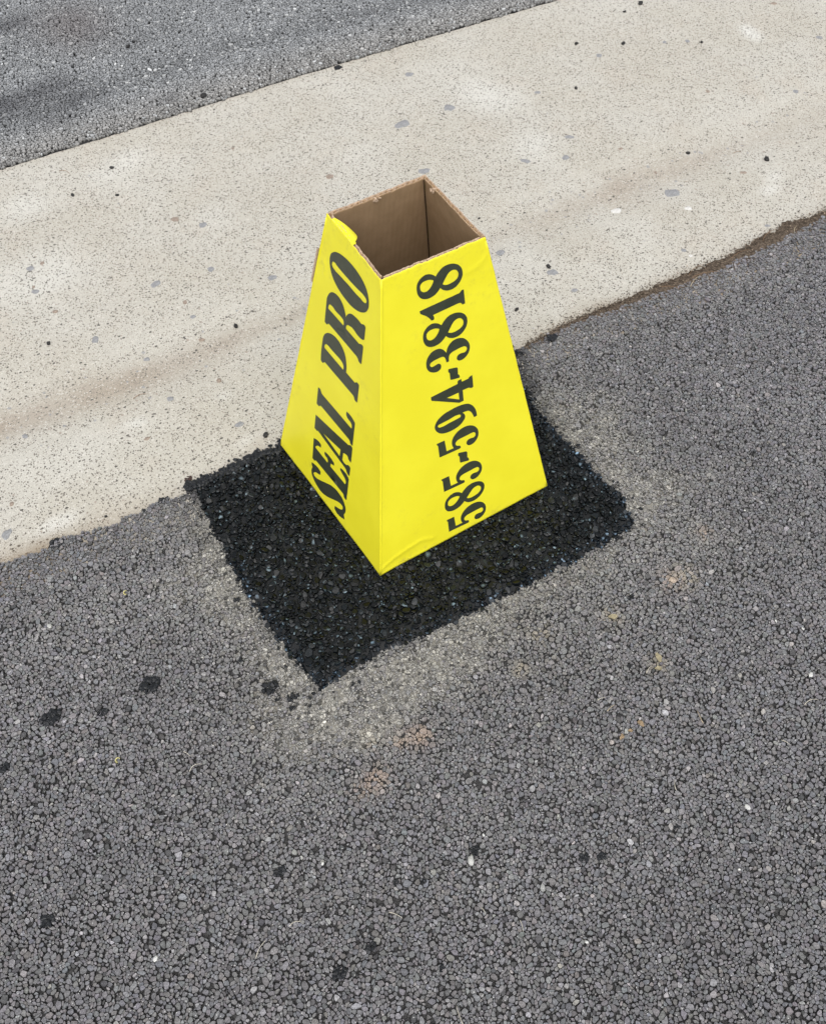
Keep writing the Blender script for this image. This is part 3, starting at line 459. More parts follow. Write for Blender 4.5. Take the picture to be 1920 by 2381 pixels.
[[(1512,4605),(1523,4617),(1535,4629),(1547,4640),(1560,4650),(1571,4659),(1582,4667),(1594,4674),(1606,4681),(1622,4687),(1638,4691),(1655,4694),(1672,4696),(1691,4696),(1709,4694),(1728,4691),(1747,4686),(1762,4681),(1776,4676),(1790,4669),(1804,4661),(1818,4652),(1831,4642),(1844,4631),(1855,4618),(1864,4606),(1873,4593),(1880,4580),(1886,4566),(1890,4553),(1893,4540),(1895,4527),(1896,4514),(1896,4501),(1895,4488),(1893,4475),(1890,4463),(1886,4448),(1880,4435),(1873,4421),(1866,4409),(1857,4397),(1848,4386),(1837,4376),(1826,4367),(1813,4357),(1799,4349),(1783,4341),(1767,4336),(1753,4333),(1738,4330),(1722,4330),(1706,4330),(1690,4332),(1674,4335),(1658,4340),(1641,4346),(1629,4353),(1618,4360),(1606,4368),(1595,4377),(1585,4386),(1576,4397),(1568,4408),(1560,4419),(1552,4410),(1543,4402),(1534,4394),(1525,4386),(1514,4378),(1503,4371),(1491,4364),(1478,4358),(1464,4353),(1448,4349),(1433,4347),(1417,4345),(1402,4344),(1387,4344),(1372,4346),(1357,4348),(1346,4352),(1334,4356),(1322,4360),(1311,4367),(1299,4374),(1287,4383),(1276,4393),(1267,4404),(1259,4416),(1252,4428),(1246,4441),(1241,4453),(1236,4468),(1234,4482),(1232,4497),(1231,4511),(1231,4524),(1231,4538),(1232,4550),(1234,4563),(1238,4577),(1242,4592),(1247,4605),(1254,4618),(1261,4628),(1269,4638),(1278,4647),(1288,4655),(1298,4663),(1309,4669),(1321,4675),(1333,4680),(1346,4683),(1359,4686),(1373,4687),(1387,4687),(1399,4684),(1410,4681),(1422,4677),(1433,4671),(1444,4666),(1454,4660),(1464,4653),(1473,4645),(1484,4636),(1493,4627),(1503,4616)],[(1598,4456),(1606,4467),(1614,4479),(1622,4490),(1630,4501),(1639,4513),(1648,4525),(1658,4537),(1668,4548),(1676,4557),(1685,4566),(1694,4574),(1704,4580),(1714,4585),(1725,4589),(1737,4592),(1749,4593),(1759,4592),(1770,4591),(1781,4588),(1791,4583),(1802,4576),(1811,4567),(1819,4557),(1826,4546),(1831,4535),(1834,4524),(1836,4513),(1836,4502),(1835,4491),(1831,4480),(1827,4470),(1821,4461),(1813,4452),(1804,4445),(1793,4440),(1783,4435),(1769,4430),(1755,4426),(1741,4423),(1726,4422),(1712,4420),(1697,4420),(1681,4420),(1666,4422),(1656,4424),(1647,4426),(1638,4429),(1629,4433),(1621,4438),(1613,4443),(1605,4449)],[(1477,4565),(1474,4553),(1470,4543),(1465,4532),(1459,4522),(1453,4514),(1447,4507),(1441,4500),(1434,4493),(1426,4486),(1417,4479),(1408,4472),(1398,4466),(1389,4462),(1380,4458),(1370,4455),(1359,4454),(1350,4455),(1341,4456),(1332,4458),(1322,4463),(1314,4468),(1305,4475),(1297,4483),(1291,4492),(1287,4502),(1284,4512),(1282,4522),(1282,4531),(1282,4543),(1283,4555),(1286,4565),(1291,4575),(1297,4583),(1305,4590),(1314,4596),(1323,4600),(1335,4604),(1347,4605),(1359,4606),(1372,4605),(1385,4604),(1398,4603),(1411,4600),(1424,4596),(1432,4593),(1440,4589),(1447,4585),(1455,4581),(1461,4577),(1466,4573),(1472,4569)]]]
LEFT_GLYPHS=[
[[(2095,526),(2026,555),(1962,572),(1905,578),(1857,570),(1848,568),(1840,566),(1832,562),(1827,556),(1823,543),(1822,526),(1825,505),(1831,483),(1850,473),(1869,464),(1889,453),(1908,443),(1927,434),(1946,427),(1965,416),(1985,398),(1996,386),(2006,372),(2015,359),(2022,346),(2024,332),(2021,323),(2014,317),(2007,312),(1993,305),(1975,303),(1953,306),(1931,312),(1898,324),(1862,343),(1825,365),(1788,387),(1753,407),(1718,429),(1683,451),(1648,473),(1616,492),(1583,512),(1551,531),(1521,547),(1489,561),(1459,571),(1431,580),(1402,587),(1370,593),(1340,596),(1310,597),(1282,596),(1255,594),(1229,591),(1204,586),(1181,578),(1160,566),(1141,551),(1123,533),(1108,514),(1095,499),(1084,483),(1074,464),(1068,442),(1065,426),(1064,410),(1064,392),(1067,371),(1073,351),(1080,329),(1089,307),(1100,284),(1067,198),(1148,155),(1223,129),(1289,123),(1340,140),(1345,144),(1351,147),(1355,151),(1359,157),(1362,170),(1363,187),(1361,206),(1356,227),(1336,234),(1316,242),(1296,251),(1275,261),(1258,270),(1240,278),(1221,288),(1202,302),(1191,311),(1179,320),(1167,331),(1157,344),(1150,359),(1146,373),(1145,386),(1144,397),(1149,414),(1161,421),(1178,424),(1195,424),(1214,422),(1235,416),(1257,408),(1280,398),(1310,382),(1342,363),(1374,342),(1406,322),(1448,295),(1491,267),(1534,240),(1576,216),(1613,197),(1650,180),(1685,166),(1719,155),(1750,149),(1780,146),(1808,145),(1835,146),(1860,149),(1884,154),(1907,160),(1930,167),(1955,175),(1979,184),(2001,195),(2022,210),(2040,226),(2057,244),(2072,266),(2082,292),(2085,306),(2089,320),(2090,336),(2089,355),(2085,375),(2078,397),(2070,420),(2059,444),(2067,449),(2074,456),(2080,463),(2085,471),(2089,483),(2093,496),(2094,510)]],
[[(2073,1088),(2017,1119),(1964,1139),(1918,1147),(1882,1141),(1875,1138),(1868,1135),(1862,1130),(1858,1123),(1856,1112),(1856,1098),(1859,1082),(1864,1065),(1888,1064),(1919,1053),(1951,1033),(1981,1002),(1991,988),(2000,974),(2007,961),(2011,950),(2009,942),(2004,937),(1996,937),(1987,939),(1651,935),(1647,951),(1644,966),(1643,980),(1644,992),(1646,1000),(1650,1007),(1654,1013),(1660,1018),(1674,1023),(1693,1022),(1712,1021),(1727,1025),(1733,1030),(1738,1034),(1743,1041),(1746,1048),(1747,1059),(1746,1071),(1744,1084),(1740,1099),(1676,1112),(1617,1117),(1564,1113),(1516,1102),(1504,1099),(1492,1096),(1482,1092),(1476,1083),(1473,1073),(1473,1061),(1474,1048),(1478,1033),(1559,1003),(1571,933),(1145,936),(1140,955),(1137,973),(1135,989),(1136,1004),(1140,1017),(1147,1026),(1156,1034),(1164,1042),(1189,1058),(1219,1068),(1249,1076),(1277,1089),(1285,1092),(1294,1096),(1302,1101),(1306,1109),(1307,1118),(1307,1127),(1306,1137),(1304,1149),(1238,1166),(1179,1171),(1129,1164),(1087,1142),(1082,1137),(1077,1132),(1072,1127),(1067,1121),(1071,651),(1090,646),(1107,644),(1122,645),(1136,650),(1144,658),(1149,670),(1155,682),(1163,691),(1170,695),(1178,697),(1187,699),(1196,700),(1964,680),(1967,680),(1971,678),(1976,676),(1980,673),(1989,666),(1997,656),(2005,645),(2012,635),(2069,636),(2077,658)]],
[[(2057,1601),(1165,1765),(1124,1802),(1108,1808),(1093,1811),(1080,1811),(1069,1807),(1065,1805),(1061,1802),(1058,1798),(1055,1794),(1057,1497),(1078,1494),(1098,1495),(1116,1499),(1131,1506),(1137,1513),(1142,1523),(1148,1532),(1155,1538),(1164,1540),(1174,1541),(1185,1540),(1197,1538),(1214,1532),(1232,1524),(1251,1514),(1270,1501),(1278,1351),(1259,1340),(1236,1335),(1210,1334),(1181,1339),(1175,1341),(1169,1342),(1163,1345),(1156,1347),(1129,1381),(1111,1387),(1094,1390),(1079,1389),(1068,1384),(1064,1381),(1062,1378),(1059,1374),(1057,1370),(1063,1199),(1084,1196),(1102,1197),(1119,1201),(1133,1208),(1140,1215),(1146,1224),(1151,1233),(1158,1241),(1166,1246),(1174,1250),(1183,1254),(1192,1257),(1956,1338),(1959,1339),(1962,1340),(1967,1338),(1972,1335),(1978,1330),(1983,1323),(1988,1316),(1992,1310),(2065,1312),(2069,1332)],[(1821,1416),(1344,1503),(1353,1360)]],
[[(2042,2162),(2028,2168),(2014,2172),(2002,2173),(1990,2173),(1981,2170),(1974,2164),(1968,2156),(1962,2149),(1957,2144),(1953,2138),(1949,2133),(1944,2128),(1937,2124),(1929,2121),(1921,2120),(1911,2119),(1124,2133),(1122,2146),(1120,2158),(1120,2170),(1120,2181),(1122,2188),(1124,2196),(1126,2203),(1129,2209),(1156,2230),(1197,2233),(1239,2236),(1270,2253),(1274,2258),(1277,2264),(1281,2270),(1283,2277),(1284,2290),(1283,2305),(1280,2321),(1276,2338),(1215,2346),(1160,2345),(1112,2335),(1070,2316),(1065,2312),(1060,2309),(1055,2305),(1050,2301),(1059,1844),(1075,1839),(1089,1836),(1102,1836),(1114,1839),(1122,1846),(1127,1857),(1132,1868),(1139,1876),(1146,1880),(1154,1882),(1162,1884),(1171,1885),(1931,1881),(1938,1878),(1945,1875),(1953,1869),(1961,1862),(1968,1854),(1975,1846),(1981,1837),(1985,1829),(2046,1827),(2054,1843)]],
[[(1900,3273),(1917,3257),(1934,3240),(1949,3222),(1962,3204),(1974,3184),(1982,3165),(1989,3146),(1994,3128),(2000,3106),(2003,3086),(2004,3066),(2007,3047),(2016,2957),(2022,2869),(2024,2783),(2021,2700),(2015,2694),(2008,2690),(2001,2687),(1992,2685),(1983,2685),(1973,2685),(1962,2687),(1951,2690),(1949,2697),(1945,2705),(1940,2713),(1934,2721),(1927,2727),(1919,2733),(1912,2737),(1905,2740),(1159,2742),(1154,2740),(1149,2737),(1143,2735),(1139,2731),(1132,2723),(1127,2713),(1122,2704),(1115,2697),(1101,2693),(1085,2692),(1067,2695),(1048,2701),(1042,3018),(1048,3022),(1055,3026),(1063,3029),(1071,3030),(1080,3030),(1089,3029),(1099,3028),(1109,3025),(1146,2983),(1374,2984),(1373,3005),(1372,3025),(1372,3045),(1373,3064),(1376,3088),(1380,3111),(1386,3133),(1392,3155),(1402,3183),(1413,3210),(1427,3235),(1443,3257),(1459,3274),(1477,3290),(1497,3303),(1517,3316),(1540,3326),(1564,3336),(1590,3343),(1617,3348),(1644,3351),(1671,3353),(1701,3352),(1732,3347),(1755,3343),(1777,3337),(1801,3329),(1826,3318),(1845,3309),(1863,3299),(1882,3287)],[(1918,3063),(1927,3053),(1934,3042),(1939,3032),(1944,3022),(1948,3008),(1950,2996),(1948,2986),(1944,2978),(1450,2970),(1446,2988),(1443,3005),(1443,3020),(1445,3033),(1450,3045),(1458,3054),(1467,3061),(1477,3068),(1488,3073),(1500,3076),(1513,3079),(1527,3081),(1558,3084),(1593,3083),(1628,3081),(1663,3080),(1697,3080),(1732,3079),(1766,3079),(1800,3079),(1817,3081),(1833,3083),(1850,3084),(1870,3081),(1881,3079),(1893,3076),(1906,3072)]],
[[(1485,3835),(1484,3848),(1480,3862),(1474,3878),(1465,3894),(1455,3908),(1443,3922),(1431,3936),(1417,3948),(1405,3957),(1392,3965),(1379,3971),(1367,3977),(1350,3983),(1335,3985),(1320,3987),(1305,3989),(1260,3994),(1217,3994),(1177,3992),(1140,3985),(1135,3987),(1130,3989),(1124,3991),(1119,3994),(1114,3998),(1109,4001),(1104,4005),(1099,4009),(1088,4012),(1078,4014),(1068,4015),(1060,4014),(1052,4012),(1046,4007),(1041,4002),(1038,3995),(1037,3810),(1041,3804),(1046,3798),(1051,3792),(1056,3786),(1066,3780),(1075,3775),(1085,3773),(1094,3770),(1105,3767),(1116,3765),(1127,3763),(1137,3761),(1206,3763),(1266,3778),(1331,3785),(1411,3762),(1418,3759),(1426,3755),(1433,3751),(1441,3746),(1447,3739),(1452,3731),(1456,3724),(1460,3716),(1466,3701),(1468,3687),(1466,3675),(1461,3667),(1141,3661),(1116,3677),(1109,3681),(1103,3684),(1097,3687),(1091,3690),(1080,3693),(1071,3694),(1062,3694),(1055,3692),(1050,3690),(1045,3687),(1042,3682),(1039,3677),(1044,3390),(1063,3385),(1081,3384),(1097,3385),(1110,3389),(1119,3395),(1125,3403),(1130,3411),(1138,3418),(1145,3422),(1154,3425),(1162,3428),(1172,3430),(1864,3447),(1870,3447),(1877,3445),(1884,3441),(1892,3436),(1900,3428),(1906,3419),(1910,3410),(1913,3403),(1922,3401),(1931,3400),(1939,3399),(1947,3399),(1957,3399),(1966,3401),(1974,3404),(1982,3408),(1964,3803),(1960,3820),(1954,3838),(1947,3856),(1939,3875),(1930,3892),(1922,3909),(1911,3925),(1898,3942),(1888,3952),(1878,3963),(1867,3972),(1855,3981),(1839,3991),(1824,3998),(1808,4004),(1793,4009),(1768,4016),(1744,4020),(1722,4020),(1702,4020),(1680,4018),(1661,4013),(1642,4007),(1625,4000),(1608,3991),(1593,3982),(1578,3971),(1565,3959),(1553,3946),(1541,3932),(1531,3917),(1521,3902),(1511,3886),(1502,3869),(1493,3852)],[(1888,3760),(1897,3750),(1904,3739),(1908,3729),(1912,3719),(1916,3706),(1917,3694),(1916,3684),(1913,3676),(1529,3672),(1526,3686),(1524,3699),(1524,3712),(1526,3723),(1529,3733),(1534,3742),(1540,3749),(1548,3755),(1559,3759),(1570,3761),(1583,3762),(1596,3763),(1627,3764),(1661,3762),(1694,3760),(1727,3760),(1755,3765),(1781,3772),(1809,3777),(1842,3775),(1853,3773),(1864,3772),(1876,3768)]],
[[(1855,4597),(1876,4583),(1895,4567),(1914,4550),(1930,4533),(1941,4515),(1949,4499),(1955,4482),(1959,4467),(1963,4446),(1964,4427),(1964,4409),(1962,4392),(1960,4374),(1956,4356),(1951,4340),(1945,4324),(1938,4306),(1929,4289),(1919,4272),(1909,4257),(1895,4240),(1880,4224),(1863,4209),(1846,4196),(1826,4181),(1804,4169),(1781,4157),(1757,4146),(1730,4135),(1702,4125),(1673,4117),(1643,4109),(1611,4103),(1579,4097),(1546,4093),(1513,4089),(1485,4086),(1458,4084),(1429,4082),(1400,4083),(1383,4085),(1365,4087),(1347,4089),(1329,4092),(1308,4096),(1287,4101),(1265,4106),(1243,4113),(1221,4121),(1198,4130),(1175,4141),(1152,4154),(1132,4168),(1111,4182),(1092,4199),(1074,4217),(1061,4235),(1050,4253),(1041,4271),(1034,4289),(1026,4316),(1025,4340),(1027,4363),(1029,4384),(1033,4404),(1038,4423),(1044,4441),(1051,4458),(1062,4479),(1074,4499),(1087,4517),(1102,4535),(1121,4553),(1142,4569),(1165,4583),(1188,4597),(1214,4609),(1240,4620),(1268,4629),(1297,4638),(1331,4647),(1366,4654),(1402,4659),(1439,4664),(1473,4666),(1507,4668),(1542,4668),(1579,4667),(1611,4665),(1642,4661),(1675,4657),(1710,4650),(1728,4646),(1747,4642),(1767,4637),(1787,4630),(1804,4623),(1821,4616),(1838,4608)],[(1887,4432),(1894,4423),(1899,4414),(1902,4405),(1904,4396),(1904,4385),(1901,4376),(1895,4368),(1888,4362),(1879,4356),(1868,4351),(1857,4348),(1845,4345),(1809,4340),(1770,4339),(1729,4341),(1689,4341),(1644,4341),(1599,4340),(1554,4340),(1509,4339),(1464,4336),(1420,4332),(1376,4328),(1330,4326),(1302,4326),(1273,4326),(1245,4326),(1216,4326),(1197,4324),(1179,4320),(1160,4319),(1138,4322),(1128,4324),(1117,4326),(1107,4329),(1097,4337),(1089,4346),(1084,4357),(1082,4367),(1081,4376),(1083,4386),(1089,4393),(1098,4398),(1107,4403),(1117,4408),(1128,4411),(1140,4414),(1152,4416),(1186,4420),(1223,4419),(1262,4416),(1299,4415),(1344,4415),(1388,4416),(1432,4417),(1476,4418),(1521,4420),(1566,4421),(1610,4424),(1655,4426),(1690,4429),(1724,4432),(1758,4435),(1792,4439),(1805,4442),(1817,4447),(1831,4449),(1847,4447),(1857,4445),(1867,4443),(1877,4439)]]]
# ------------------------------------------------------------------ setting: layout lines (metres; x runs along the gutter)
NEAR_X = [-40, -.638, -.54, -.445, -.329, -.17, .302, .39, .437, .503, .625, .713, .814, .955, 1.03, 1.4, 40]
NEAR_Y = [.2, .181, .174, .162, .155, .148, .124, .122, .122, .111, .099, .090, .086, .087, .090, .09, .05]
FAR_X = [-40, -.31, -.02, .33, .69, 1.06, 1.6, 40]
FAR_Y = [1.2, 1.167, 1.147, 1.130, 1.102, 1.068, 1.03, .9]
near_y = lambda x: np.interp(x, NEAR_X, NEAR_Y)
far_y = lambda x: np.interp(x, FAR_X, FAR_Y)
crease_y = lambda x: np.interp(x, [-40, -.54, -.41, -.25, -.1, .6, .76, .98, 1.3, 40], [.6, .467, .446, .44, .437, .397, .391, .37, .359, .3])
PX0, PX1, PY0, PY1 = -.335, .245, -.282, .17                 # the square patch

def patch_d(x, y):
    """signed distance inside the patch (positive inside), ragged edge"""
    j = .0045*(vnoise(x, y, 60, 3, 2)-.5)
    xl = np.interp(y, [-.27, -.16, -.06, .06, .11, .17], [-.322, -.334, -.341, -.333, -.328, -.323])
    xr = np.interp(y, [-.286, -.234, -.163, -.082, .007, .123], [.236, .252, .247, .247, .249, .285])
    yb = np.interp(x, [-.324, -.219, -.14, .006, .108, .233], [-.268, -.265, -.277, -.288, -.290, -.290])
    d = np.minimum(np.minimum(x-xl, xr-x), np.minimum(y-yb, near_y(x)+.010-y))
    return d+j

def dust(x, y):
    d = -patch_d(x, y)
    n = vnoise(x, y, 16, 5, 4); n2 = vnoise(x, y, 55, 8, 3); n3 = vnoise(x, y, 34, 29, 3)
    lft = sstep(-.20, -.27, x)*sstep(.16, .02, y); bot = sstep(-.2, -.26, y); rgt = sstep(.2, .27, x)
    amp = np.maximum(np.maximum(lft*1.5, bot*(.75+.4*sstep(0, -.3, x))), rgt*.85); wid = .024+.026*lft+.024*bot+.035*rgt
    a = np.exp(-(np.maximum(d, 0)/wid)**1.3)*amp
    blob = 1.35*np.exp(-(((x+.27)/.075)**2+((y+.315)/.038)**2))+.75*np.exp(-(((x+.15)/.12)**2+((y+.325)/.045)**2))
    blob = blob+.75*np.exp(-(((x-.31)/.05)**2+((y+.10)/.12)**2))+.6*np.exp(-(((x-.33)/.08)**2+((y+.27)/.03)**2))+.25*np.exp(-(((x+.42)/.05)**2+((y+.02)/.08)**2))
    r = np.clip(a*(.25+1.2*n)+blob*(.1+1.3*n), 0, 1)*(.5+.5*sstep(.35, .62, n2))*(.65+.35*sstep(.3, .6, n3))*1.15
    r = r*np.where(y > near_y(x)-.005, 0, 1)*(1-.85*sstep(-.03, .05, y)*sstep(0, .1, x))
    return np.clip(r*.95, 0, 1)

def sheet(name, xs, ys, zf, mats, attrs=None, parent=None, smooth=True):
    X, Y = np.meshgrid(xs, ys); Z = zf(X, Y); nx = len(xs); ny = len(ys)
    i = np.arange(nx*ny).reshape(ny, nx)
    F = np.stack([i[:-1, :-1], i[:-1, 1:], i[1:, 1:], i[1:, :-1]], -1).reshape(-1, 4)
    A = {k: f(X, Y).ravel() for k, f in (attrs or {}).items()}
    return link(name, mesh_np(name, np.stack([X.ravel(), Y.ravel(), Z.ravel()], 1), F, A, smooth), mats, parent)

def fine(a, b, step): return np.concatenate([[-40, -12, -4], np.arange(a, b, step), [4, 12, 40]])
def in_view(x, y, mx):
    p = project(np.stack([x, y, np.zeros_like(x)], 1)); return (p[:, 2] > 0) & (np.abs(p[:, 0]-.5) < .5+mx) & (p[:, 1] > -mx) & (p[:, 1] < 1024/825+mx)

# near asphalt: binder sheet (to the horizon on the near side)
ZB = -.0055
def stony(X, Y, mx): return in_view(X.ravel(), Y.ravel(), mx).reshape(X.shape)
asphalt = sheet('asphalt_pavement', fine(-1.6, 1.7, .04), np.concatenate([[-40, -10, -3], np.arange(-1.5, .26, .04)]),
                lambda X, Y: np.where(stony(X, Y, .085), ZB, -.0015)-.02*(Y > near_y(X)+.03), M_SHEET,
                {'bedding': lambda X, Y: np.where(stony(X, Y, .075), 1.0, 0.0)})
tag(asphalt, 'dark grey asphalt with tightly packed aggregate in front of the concrete gutter', kind='structure')

# ------------------------------------------------------------------ packed aggregate as real stones
def packed(x0, x1, y0, y1, cell, big, wbig, wbase, seed, R=3, K=8):
    rng = np.random.default_rng(seed)
    nx, ny = int((x1-x0)/cell), int((y1-y0)/cell)
    gx, gy = np.meshgrid(np.arange(nx), np.arange(ny))
    px = x0+(gx+.5+rng.uniform(-.47, .47, gx.shape))*cell; py = y0+(gy+.5+rng.uniform(-.47, .47, gx.shape))*cell
    w = (wbase*(.75+.5*rng.random(gx.shape)))**2
    w = np.where(rng.random(gx.shape) < big, (wbig*(.7+.6*rng.random(gx.shape)))**2, w)
    ang = (np.arange(K)/K*2*np.pi)[None, None, :]+rng.uniform(0, 1, gx.shape)[..., None]
    cu, su = np.cos(ang), np.sin(ang)
    t = np.full((ny, nx, K), cell*1.6)
    for dj in range(-R, R+1):
        for di in range(-R, R+1):
            if di == 0 and dj == 0: continue
            a = slice(max(0, dj), ny+min(0, dj)); b = slice(max(0, di), nx+min(0, di))       # neighbours
            a2 = slice(max(0, -dj), ny+min(0, -dj)); b2 = slice(max(0, -di), nx+min(0, -di)) # cells
            dx = px[a, b]-px[a2, b2]; dy = py[a, b]-py[a2, b2]
            num = (dx*dx+dy*dy+w[a2, b2]-w[a, b])*.5
            den = dx[..., None]*cu[a2, b2]+dy[..., None]*su[a2, b2]
            tt = np.where(den > 1e-6, num[..., None]/np.maximum(den, 1e-6), 1e3)
            t[a2, b2] = np.minimum(t[a2, b2], tt)
    return px.ravel(), py.ravel(), cu.reshape(-1, K), su.reshape(-1, K), t.reshape(-1, K), rng

def stone_geometry(px, py, cu, su, t, gap, ztop, tilt, drop, rng, rings=3, dome=.0003, topf=.70, warp=1.0):
    n, K = t.shape
    r = np.maximum(t-(gap[:, None] if gap.ndim == 1 else gap), .0004)
    # soften needle-like spikes
    r = np.minimum(r, np.minimum(np.roll(r, 1, 1), np.roll(r, -1, 1))*1.7)
    tx, ty = rng.normal(0, tilt, n), rng.normal(0, tilt, n)
    def ring(f, dz, jit):
        rr = r*f*(1+rng.uniform(-jit, jit, r.shape)); X = rr*cu; Y = rr*su
        Z = ztop[:, None]+dz+tx[:, None]*X+ty[:, None]*Y
        return np.stack([px[:, None]+X, py[:, None]+Y, Z], -1)
    rs = r.mean(1)
    parts = [np.stack([px, py, ztop+dome], 1)[:, None, :], ring(topf, 0, .10)]
    if rings == 3: parts += [ring(.985, -np.minimum(.22*rs, .0007)[:, None]*np.ones((1, K)), .03)]
    last = ring(.985, 0, 0); last[..., 2] = (ztop-drop)[:, None]; parts.append(last)
    V = np.concatenate(parts, 1)                                     # n, 1+rings*K, 3
    def w2(a, b, sc, amp, seed): return amp*(vnoise(a, b, sc, seed, 1)-.5)
    x, y = V[..., 0].copy(), V[..., 1].copy()                           # irregular, elongated outlines
    V[..., 0] += w2(x, y, 70, warp*.0052, 5)+w2(x, y, 190, warp*.0024, 15)
    V[..., 1] += w2(x, y, 70, warp*.0052, 6)+w2(x, y, 190, warp*.0024, 16)
    k = np.arange(K); k2 = (k+1) % K; F = [np.stack([0*k, 1+k, 1+k2], 1)]
    for j in range(rings-1):
        a = 1+j*K; b = a+K
        F += [np.stack([a+k, b+k, b+k2], 1), np.stack([a+k, b+k2, a+k2], 1)]
    return V, np.concatenate(F)

def stone_objects(name_stuff, V, F, C, keep_idx, mat, parent, part='stone'):
    """C (n, nv, 3) colours; the keep_idx stones become parts of their own, the rest one 'stuff' part"""
    n, nv, _ = V.shape; sel = np.zeros(n, bool); sel[keep_idx] = True
    Vr, Cr = V[~sel], C[~sel]; m = len(Vr)
    FF = (F[None]+(np.arange(m)*nv)[:, None, None]).reshape(-1, 3)
    o = link(name_stuff, mesh_np(name_stuff, Vr.reshape(-1, 3), FF, {'col': Cr.reshape(-1, 3)}), mat, parent); o['kind'] = 'stuff'
    for i in keep_idx:
        c0 = V[i, 0].copy(); s = link(part, mesh_np(part, V[i]-c0, F, {'col': C[i]}), mat, parent); s.location = Vector(c0)
    return len(FF)

def largest_in_view(px, py, area, count):
    p = project(np.stack([px, py, 0*px], 1)); ok = (np.abs(p[:, 0]-.5) < .495) & (p[:, 1] > .005) & (p[:, 1] < 1024/825-.005)
    return np.argsort(-np.where(ok, area/p[:, 2]**2, 0))[:count]

def near_set(x0, x1, y0, y1, cell, big, wbig, wbase, seed, fine_set):
    px, py, cu, su, t, rng = packed(x0, x1, y0, y1, cell, big, wbig, wbase, seed, K=9)
    edge = near_y(px)+.010*(vnoise(px, 0*px, 28, 2, 3)-.5)+.004*(vnoise(px, py, 160, 4, 1)-.5)+np.interp(px, [-.7, -.3, -.2, .3], [.004, .003, 0, 0])
    D = dust(px, py)+.55*(vnoise(px, py, 130, 91, 2)-.5)
    ok = in_view(px, py, .085) & (py < edge) & (patch_d(px, py) < .004) & (t.min(1) > .0005) & ((D > .38) if fine_set else (D <= .38))
    return px[ok], py[ok], cu[ok], su[ok], t[ok], rng
A1 = near_set(-1.35, 1.55, -1.35, .22, .0045, .20, .0035, .0020, 21, False)
A2 = near_set(-.60, .62, -.56, .19, .0039, .10, .0028, .0017, 22, True)
rng = A1[5]; px, py, cu, su, t = [np.concatenate([A1[i], A2[i]]) for i in range(5)]
fs = np.r_[np.zeros(len(A1[0])), np.ones(len(A2[0]))]
n = len(px); rad = t.mean(1); D = dust(px, py)
zt = rng.normal(0, .00035, n)+.0014*(vnoise(px, py, 22, 9, 2)-.5)-.0010*(rng.random(n) < .07)-.0006*fs
pits = vnoise(px, py, 60, 31, 2); zt = zt-.0014*sstep(.66, .8, pits)
def crack_gap(px, py, cu, su, t, lo, hi, sc, seed):
    bx, by = px[:, None]+t*cu, py[:, None]+t*su
    return lo+hi*np.clip((vnoise(bx, by, sc, seed, 2)-.50)*3.2, 0, 1)
gap = crack_gap(px, py, cu, su, t, .00001, .0006, 200, 83)*(1-.1*fs[:, None])
V, F = stone_geometry(px, py, cu, su, t, gap, zt, .085, .0055, rng, rings=2, dome=.00005, topf=.93)
g = .146*np.exp(rng.normal(0, .14, n))*(.86+.28*vnoise(px, py, 5, 13, 3))
tint = np.stack([1.02+.03*rng.normal(0, 1, n), np.ones(n), 1.035+.035*rng.normal(0, 1, n)], 1)
col = g[:, None]*tint
pale = rng.random(n) < .035; col[pale] *= np.array([1.7, 1.68, 1.64])
dk = rng.random(n) < .06; col[dk] *= .5
def stain(cx, cy, r, c, k=.6):
    global col
    m = np.exp(-(((px-cx)**2+(py-cy)**2)/r**2))*(rng.random(n) < k+.2); col = col*(1-m[:, None]*k)+np.array(c)*m[:, None]*k
for cx, cy, r, c, k in STAINS: stain(cx, cy, r, c, k)
tack = np.exp(-(np.maximum(-patch_d(px, py), 0)/np.interp(py, [-.2, 0, .12], [.006, .02, .035]))**2)*np.where(px > 0, 1, .7)*np.interp(py, [-.25, -.1], [.5, 1]); col = col*(1-.8*tack[:, None])+np.array((.012, .013, .016))*.8*tack[:, None]
far_d = np.maximum(-patch_d(px, py), 0); veil = (.42*np.exp(-far_d/.075)*sstep(.05, .75, vnoise(px, py, 26, 65, 4))+.30*np.exp(-(((px+.55)/.14)**2+((py-.03)/.08)**2))*vnoise(px, py, 60, 66, 2)+.25*np.exp(-(((px-.70)/.25)**2+((py-.03)/.06)**2))*vnoise(px, py, 60, 67, 2))*(rng.random(n) < .75)*(py < near_y(px)-.01)*(1-.8*sstep(-.03, .05, py)*(np.abs(px) < .33))
wash = np.clip(np.maximum(np.maximum(D*.85, fs*.40), veil), 0, 1)*np.clip(rng.normal(.72, .3, n), 0, 1)
col = col*(1-wash[:, None])+np.array((.33, .318, .283))*wash[:, None]*np.exp(rng.normal(0, .26, n))[:, None]
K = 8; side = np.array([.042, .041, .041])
pit = (fs > 0) & (rng.random(n) < .13); col[pit] *= .28
K1 = 9; C = np.empty((n, 1+2*K1, 3)); C[:, 0] = col*1.05; C[:, 1:1+K1] = col[:, None]*rng.uniform(.82, 1.12, (n, K1, 1))
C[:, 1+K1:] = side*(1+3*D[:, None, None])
NT1 = stone_objects('aggregate', V, F, C, largest_in_view(px, py, rad**2*(1-.5*D), 300), M_STONE, asphalt)

# fine crushed dust round the patch, filling the joints
dx, dy = np.arange(-.52, .56, .006), np.arange(-.50, .16, .006)
dust_o = sheet('stone_dust', dx, dy, lambda X, Y: np.where(Y > near_y(X)-.002, -.02, -.0060+.0036*sstep(.12, .75, dust(X, Y))+.0008*(vnoise(X, Y, 220, 6, 2)-.5)), M_DUST)
dust_o.parent = asphalt; dust_o['kind'] = 'stuff'
